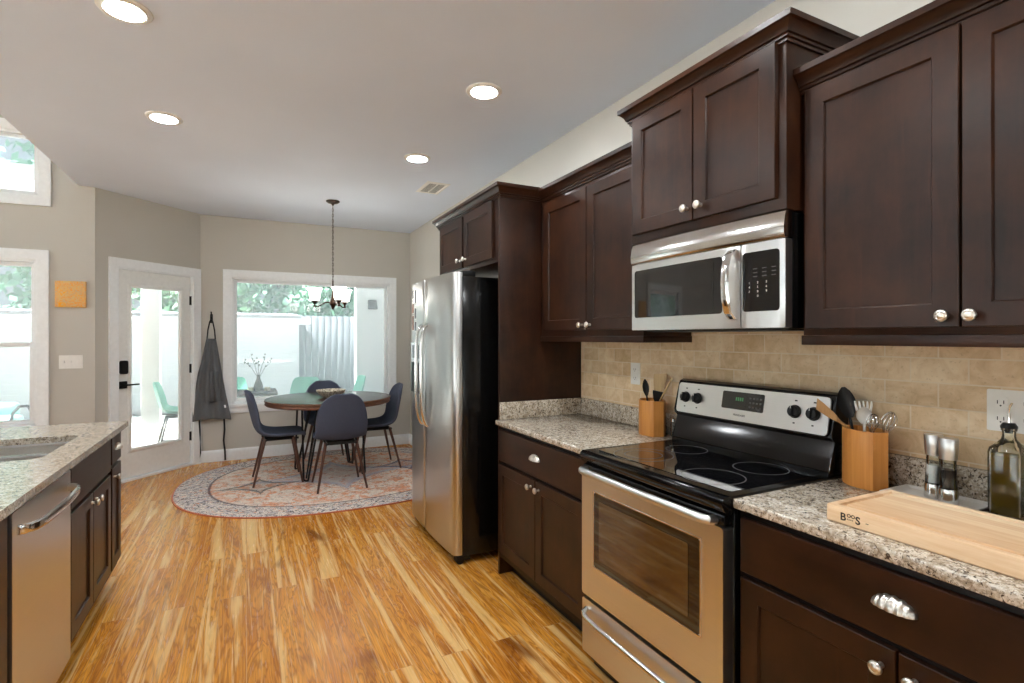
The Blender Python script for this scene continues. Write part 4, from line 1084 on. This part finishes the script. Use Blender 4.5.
# ------------------------------------------------------------------ wall things
t = thing('canvas_painting', 'small square orange abstract canvas on the wall left of the door', 'painting', (-1.41,YW,1.783))
MB(FY(YW-.0005)).box(-1.515,-1.297,1.668,1.902,0,.03,.002).build('canvas', MT['orange'], t)
sp_ = thing('switch_plate', 'white three-gang light switch plate under the orange canvas', 'light switch', (-1.408,YW,1.177))
MB(FY(YW-.0005)).rrect(-1.492,-1.324,1.118,1.238,0,.006,.004).build('cover_plate', MT['white'], sp_)
for a in (-1.456,-1.408): MB(FY(YW)).box(a-.005,a+.005,1.168,1.190,.006,.016,.002).build('toggle', MT['white'], sp_)
MB(FY(YW)).rrect(-1.377,-1.345,1.145,1.211,.006,.010,.003).build('rocker', MT['white'], sp_)
HX = -.352
hk = thing('wall_hook', 'black wall hook between the door and the picture window', 'hook', (HX,YB,1.60))
mb = MB(FY(YB)); mb.rrect(HX-.014,HX+.014,1.56,1.66,0,.006,.006); mb.tube([(HX,1.64,.004),(HX,1.645,.03),(HX,1.67,.045),(HX,1.685,.045)], [.006,.006,.006,.009], 8); mb.tube([(HX,1.585,.004),(HX,1.57,.03),(HX,1.58,.05),(HX,1.60,.055)], [.006,.006,.006,.008], 8)
mb.build('hook_body', MT['blackm'], hk)
ap = thing('apron', 'grey apron hanging from the black wall hook', 'apron', (HX,YB-.05,.45))
def hang(rows, nseg=24, amp=.018, fr=3.0):
    G = []
    for z, xl, xr in rows:
        r_ = []
        for k in range(nseg+1):
            u = k/nseg; a = amp*(.25+.75*min(1,(1.40-z)/.5))
            r_.append((HX+xl+(xr-xl)*u, YB-.055-a*math.sin(u*fr*2*PI+.6)-.02*math.sin(u*PI), z + (.02*math.sin(u*PI) if z < .55 else 0)))
        G.append(r_)
    return G
bd_ = MB().grid(hang([(1.385,-.045,.045),(1.33,-.055,.055),(1.22,-.075,.072),(1.10,-.10,.09),(1.0,-.125,.105),(.9,-.14,.12),(.75,-.155,.145),(.6,-.175,.175),(.49,-.185,.195),(.47,-.185,.195)])).build('apron_body', MT['apron'], ap, smooth=180)
s_ = bd_.modifiers.new('solid','SOLIDIFY'); s_.thickness = .006; s_.offset = 0
pk = MB().grid([[(x,y-.012,z) for x,y,z in r_] for r_ in hang([(1.02,-.05,.085),(.9,-.055,.09),(.76,-.06,.10),(.68,-.065,.105)])]).build('pocket', MT['apron'], ap, smooth=180)
s_ = pk.modifiers.new('solid','SOLIDIFY'); s_.thickness = .004
mb = MB()
for sx in (-1,1): mb.tube([(HX+sx*.040,YB-.058,1.38),(HX+sx*.032,YB-.055,1.48),(HX+sx*.015,YB-.048,1.57),(HX,YB-.048,1.605)], .007, 6)
mb.build('neck_strap', MT['aprond'], ap)
for sx, xo in ((-1,-.115),(1,.125)):
    mb = MB(); pts = [(HX+xo,YB-.045,.49),(HX+xo+.006,YB-.04,.36),(HX+xo-.004*sx,YB-.035,.24),(HX+xo+.008,YB-.035,.12),(HX+xo+.012*sx,YB-.035,.012)]
    mb.loft([[(x-.009,y,z),(x+.009,y,z),(x+.009,y+.003,z),(x-.009,y+.003,z)] for x,y,z in pts]); mb.build('tie_string', MT['aprond'], ap)

# ------------------------------------------------------------------ outdoors
ZP = -.02
struct('ground', MB().box(-40,40,7.0,60,-.5,-.32), MT['bounce_low'])  # lawn here, kept dark grey to cut light bounced onto the siding
struct('ground.001', MB().box(-40,-5.75,-30,7.0,-.5,-.22), MT['paving'])  # unseen ground made pale to bounce sunlight up through the windows
struct('ground.002', MB().box(-5.75,40,-30,-3.35,-.5,-.22), MT['paving'])
struct('patio_deck', MB().box(-5.6,5,6.95,10.6,-.3,ZP), MT['deck'])
# corner wall of the house with a lantern
struct('wall_porch', MB().box(1.50,3.2,8.2,8.42,ZP,3.4), MT['trim'])
struct('added_deck_roof', MB().box(-5.7,5.0,6.95,8.3,3.0,3.15), MT['trim'])  # roof added to shade the deck from sun and sky
ln_ = thing('wall_lantern', 'dark wedge-shaped lantern on the white porch wall outside', 'lantern', (1.72,8.2,1.8))
MB().prism([(-.001,1.83),(.13,1.83),(.05,1.97),(-.001,1.97)], 1.665, 1.785, 'x').build('shade', MT['clayd'], ln_, Vector((1.72,8.2,1.8)) + Vector((-0,-8.2,0)))
for ch_ in ln_.children:
    for v_ in ch_.data.vertices: v_.co.y = -v_.co.y
po = thing('porch_post', 'white square porch post seen through the glazed door', 'post', (-1.15,8.55,ZP))
MB().box(-1.255,-1.045,8.45,8.65,ZP,3.3,.006).build('shaft', MT['trim'], po)
mb = MB(); mb.box(-1.28,-1.02,8.425,8.675,ZP,ZP+.16,.006); mb.build('plinth', MT['trim'], po)
# siding outbuilding and fence behind
ga = thing('garage', 'white sided outbuilding beyond the patio', 'building', (-3.0,14,-.32))
MB().box(-7.6,1.16,14.0,18.0,-.32,1.78).build('wall', MT['siding'], ga)
MB().box(-7.7,1.42,13.85,14.05,1.72,1.86,.01).build('fascia', MT['trim'], ga)
mb = MB(); mb.prism([(13.82,1.86),(18.2,1.86),(18.2,1.94),(16,2.06),(13.82,1.94)], -7.7, 1.17, 'x'); mb.build('roof', MT['roof'], ga)
fe = thing('garden_fence', 'grey weathered board fence beyond the patio', 'fence', (4,14.4,-.32))
for k in range(30):
    x = 1.18+k*.16
    mb = MB(); mb.box(x,x+.152,14.40,14.43,-.28,1.95+.0*k,.004); mb.build('board', MT['fence'], fe)
mb = MB(); mb.box(1.18,6.0,14.43,14.48,.1,.2); mb.box(1.18,6.0,14.43,14.48,1.5,1.6); mb.build('rail', MT['fence'], fe)
# trees: leaf crowns on trunks
def tree(x, y, h, r, seed, m_, label, n=2600):
    rnd = random.Random(seed)
    t = thing('tree', label, 'tree', (x,y,-.32), 0, 'trees beyond the garden')
    mb = MB(); blobs = [(rnd.uniform(-.42,.42)*r, rnd.uniform(-.42,.42)*r, h*rnd.uniform(.25,.92), r*rnd.uniform(.40,.58)) for _ in range(16)]
    for _ in range(n):
        b_ = rnd.choice(blobs); u = Vector((rnd.gauss(0,1),rnd.gauss(0,1),rnd.gauss(0,1))).normalized()*b_[3]*rnd.uniform(.6,1.0)
        c_ = Vector((b_[0],b_[1],b_[2]))+u; s = rnd.uniform(.10,.22)
        a1 = Vector((rnd.gauss(0,1),rnd.gauss(0,1),rnd.gauss(0,1))).normalized(); a2 = a1.cross(Vector((rnd.gauss(0,1),rnd.gauss(0,1),rnd.gauss(0,1)))).normalized()
        vs = [mb.v(c_+a1*s), mb.v(c_+a2*s*.5), mb.v(c_-a1*s), mb.v(c_-a2*s*.5)]; mb.f(vs)
    mb.build('crown', MT[m_], t, Vector((0,0,0)), smooth=0, recalc=False)
    tk = MB(); tk.tube([(0,0,0),(.08,.05,h*.35),(-.05,0,h*.7)], [.2,.15,.07], 8)
    for k in range(4):
        a = 2*PI*k/4+seed; tk.tube([(.05,.03,h*.4),(math.cos(a)*r*.5, math.sin(a)*r*.5, h*.75)], [.08,.03], 6)
    tk.build('trunk', MT['bark'], t, Vector((0,0,0)))
for i, (x, y, h, r, m_, lb) in enumerate([(-5.4,21,7.5,2.0,'leaf1','green tree furthest left behind the white outbuilding'),(-1.2,20.5,7.5,2.0,'leaf0','green tree behind the white outbuilding, left half of the picture window'),
      (2.9,21,7.5,2.0,'leaf1','green tree behind the fence, middle of the picture window'),(7.0,20.5,8,2.0,'leaf0','green tree behind the fence nearest the porch wall'),
      (-3.6,26,9,2.4,'leaf0','darker green tree in the back row above the left of the outbuilding roof'),(1.4,26,9,2.4,'leaf1','darker green tree in the back row above the right end of the outbuilding roof'),(6.4,26,9,2.4,'leaf0','darker green tree in the back row over the garden fence'),
      (-10.8,16,9,2.2,'leaf0','tall pale tree seen through the high left window'),(-12.0,22,9,2.4,'leaf1','tree at the far left seen through the double-hung window')]):
    tree(x, y, h, r, 11+i, m_, lb)
# patio furniture
pt = thing('patio_table', 'dark topped white patio table outside the picture window', 'table', (.10,7.75,ZP))
MB().box(-.22,.36,7.42,8.04,.650,.692,.004).build('tabletop', MT['clayd'], pt)
mb = MB(); mb.box(-.18,.32,7.46,8.00,.610,.6495); mb.build('apron_frame', MT['trim'], pt)
for sx in (-.15,.29):
    for sy in (7.49,7.97): MB().box(sx-.025,sx+.025,sy-.025,sy+.025,ZP,.6095).build('leg', MT['trim'], pt)
va = thing('vase', 'grey mottled vase on the patio table outside', 'vase', (.14,7.75,.6925))
MB().lathe([(.002,0),(.04,0),(.052,.02),(.056,.06),(.042,.11),(.024,.15),(.020,.19),(.026,.205),(.021,.205),(.016,.19),(.02,.15),(.002,.14)], n=24).build('pot', MT['vase'], va, Vector((0,0,0)))
rnd = random.Random(3)
for k in range(5):
    tw = thing('twig', ['bare twig with buds leaning furthest left in the vase','short budded twig left of centre in the vase','upright budded twig in the middle of the vase','budded twig right of centre in the vase','budded twig leaning furthest right in the vase'][k], 'twig', (.14,7.75,.85), 0, 'budded twigs in the vase')
    e = Vector((-.17+.085*k, rnd.uniform(-.04,.04), .24+.05*(k % 2)))
    MB().tube([(0,0,0), e*.5+Vector((0,0,.03)), e], [.0035,.003,.002], 6).build('stem', MT['stem'], tw, Vector((0,0,0)))
    for q in range(4):
        p = e*(.62+.12*q)+Vector((rnd.uniform(-.02,.02),0,.02+rnd.uniform(-.01,.02)))
        MB().lathe([(.002,-.013),(.010,-.004),(.010,.006),(.002,.014)], p, 8).build('bud', MT['stem'], tw, Vector((0,0,0)))
for x, lb in ((.045,'cream candle jar left of the vase on the patio table'),(.245,'cream candle jar right of the vase on the patio table')):
    cj = thing('candle_jar', lb, 'candle', (x,7.72,.6925), 0, 'candle jars on the patio table')
    MB().lathe([(.002,0),(.036,0),(.040,.004),(.040,.045),(.036,.045),(.035,.02),(.002,.018)], n=20).build('jar', MT['candle'], cj, Vector((0,0,0)))
    MB().lathe([(.002,.018),(.034,.0205),(.034,.036),(.002,.036)], n=16).build('wax', MT['white'], cj, Vector((0,0,0)))
def patio_chair(label, x, y, rz, proto=[]):
    if proto:
        t = copy_tree(proto[0]); t.location = (x,y,ZP); t.rotation_euler = (0,0,rz); t['label'] = label; return t
    t = thing('patio_chair', label, 'chair', (x,y,ZP), rz, 'mint shell chairs on the patio')
    prof = [(.22,.435,.36,.02,0),(.19,.455,.42,.03,0),(.05,.445,.46,.05,0),(-.10,.44,.47,.07,0),(-.18,.47,.46,.07,.03),(-.215,.55,.45,.03,.06),(-.24,.66,.44,0,.07),(-.262,.76,.42,0,.06),(-.275,.83,.37,0,.05),(-.280,.85,.30,0,.04)]
    G = [[(w/2*u, yy+fw*u*u, z+up*u*u) for u in [k/4-1 for k in range(9)]] for yy, z, w, up, fw in prof]
    sh = MB().grid(G).build('shell', MT['mint'], t, Vector((0,0,0)), smooth=180)
    s_ = sh.modifiers.new('solid','SOLIDIFY'); s_.thickness = .010; s_ = sh.modifiers.new('sub','SUBSURF'); s_.levels = 1; s_.render_levels = 2
    MB().box(-.15,.15,-.13,.14,.405,.437,.003).build('under_frame', MT['clayd'], t, Vector((0,0,0)))
    for sx in (-1,1):
        for sy, by in ((1,.20),(-1,-.22)): MB().tube([(sx*.13,sy*.12,.43),(sx*.20,by,0)], [.011,.009], 8).build('leg', MT['clayd'], t, Vector((0,0,0)))
    proto.append(t); return t
patio_chair('mint shell chair right of the patio table, in front of the white outbuilding', .66, 7.85, PI-.5)
patio_chair('mint shell chair at the left edge of the picture window outside', -.20, 8.27, PI)
patio_chair('pale mint chair seen side-on through the glazed door', -.78, 7.95, -PI/2)
patio_chair('pale mint chair edge-on beside the porch wall outside', 1.30, 7.95, PI/2+.1)
lc = thing('lounge_seat', 'teal cushioned patio seat with curved grey arms outside the left window', 'patio seat', (-3.15,9.0,ZP))
mb = MB(); mb.box(-3.6,-2.7,8.7,9.4,.20,.36,.05,3); mb.build('seat_cushion', MT['teal'], lc)
mb = MB(); mb.box(-3.55,-2.75,9.30,9.46,.33,.52,.06,3); mb.build('back_cushion', MT['teal'], lc)
for x in (-3.66,-2.64):
    MB().tube([(x,9.4,ZP),(x,9.42,.38),(x,9.3,.47),(x,9.0,.50),(x,8.78,.44),(x,8.72,.34),(x,8.72,ZP)], .018, 8).build('arm', MT['clayd'], lc)
MB().box(-3.62,-2.68,8.70,9.42,.16,.20).build('seat_frame', MT['clayd'], lc)
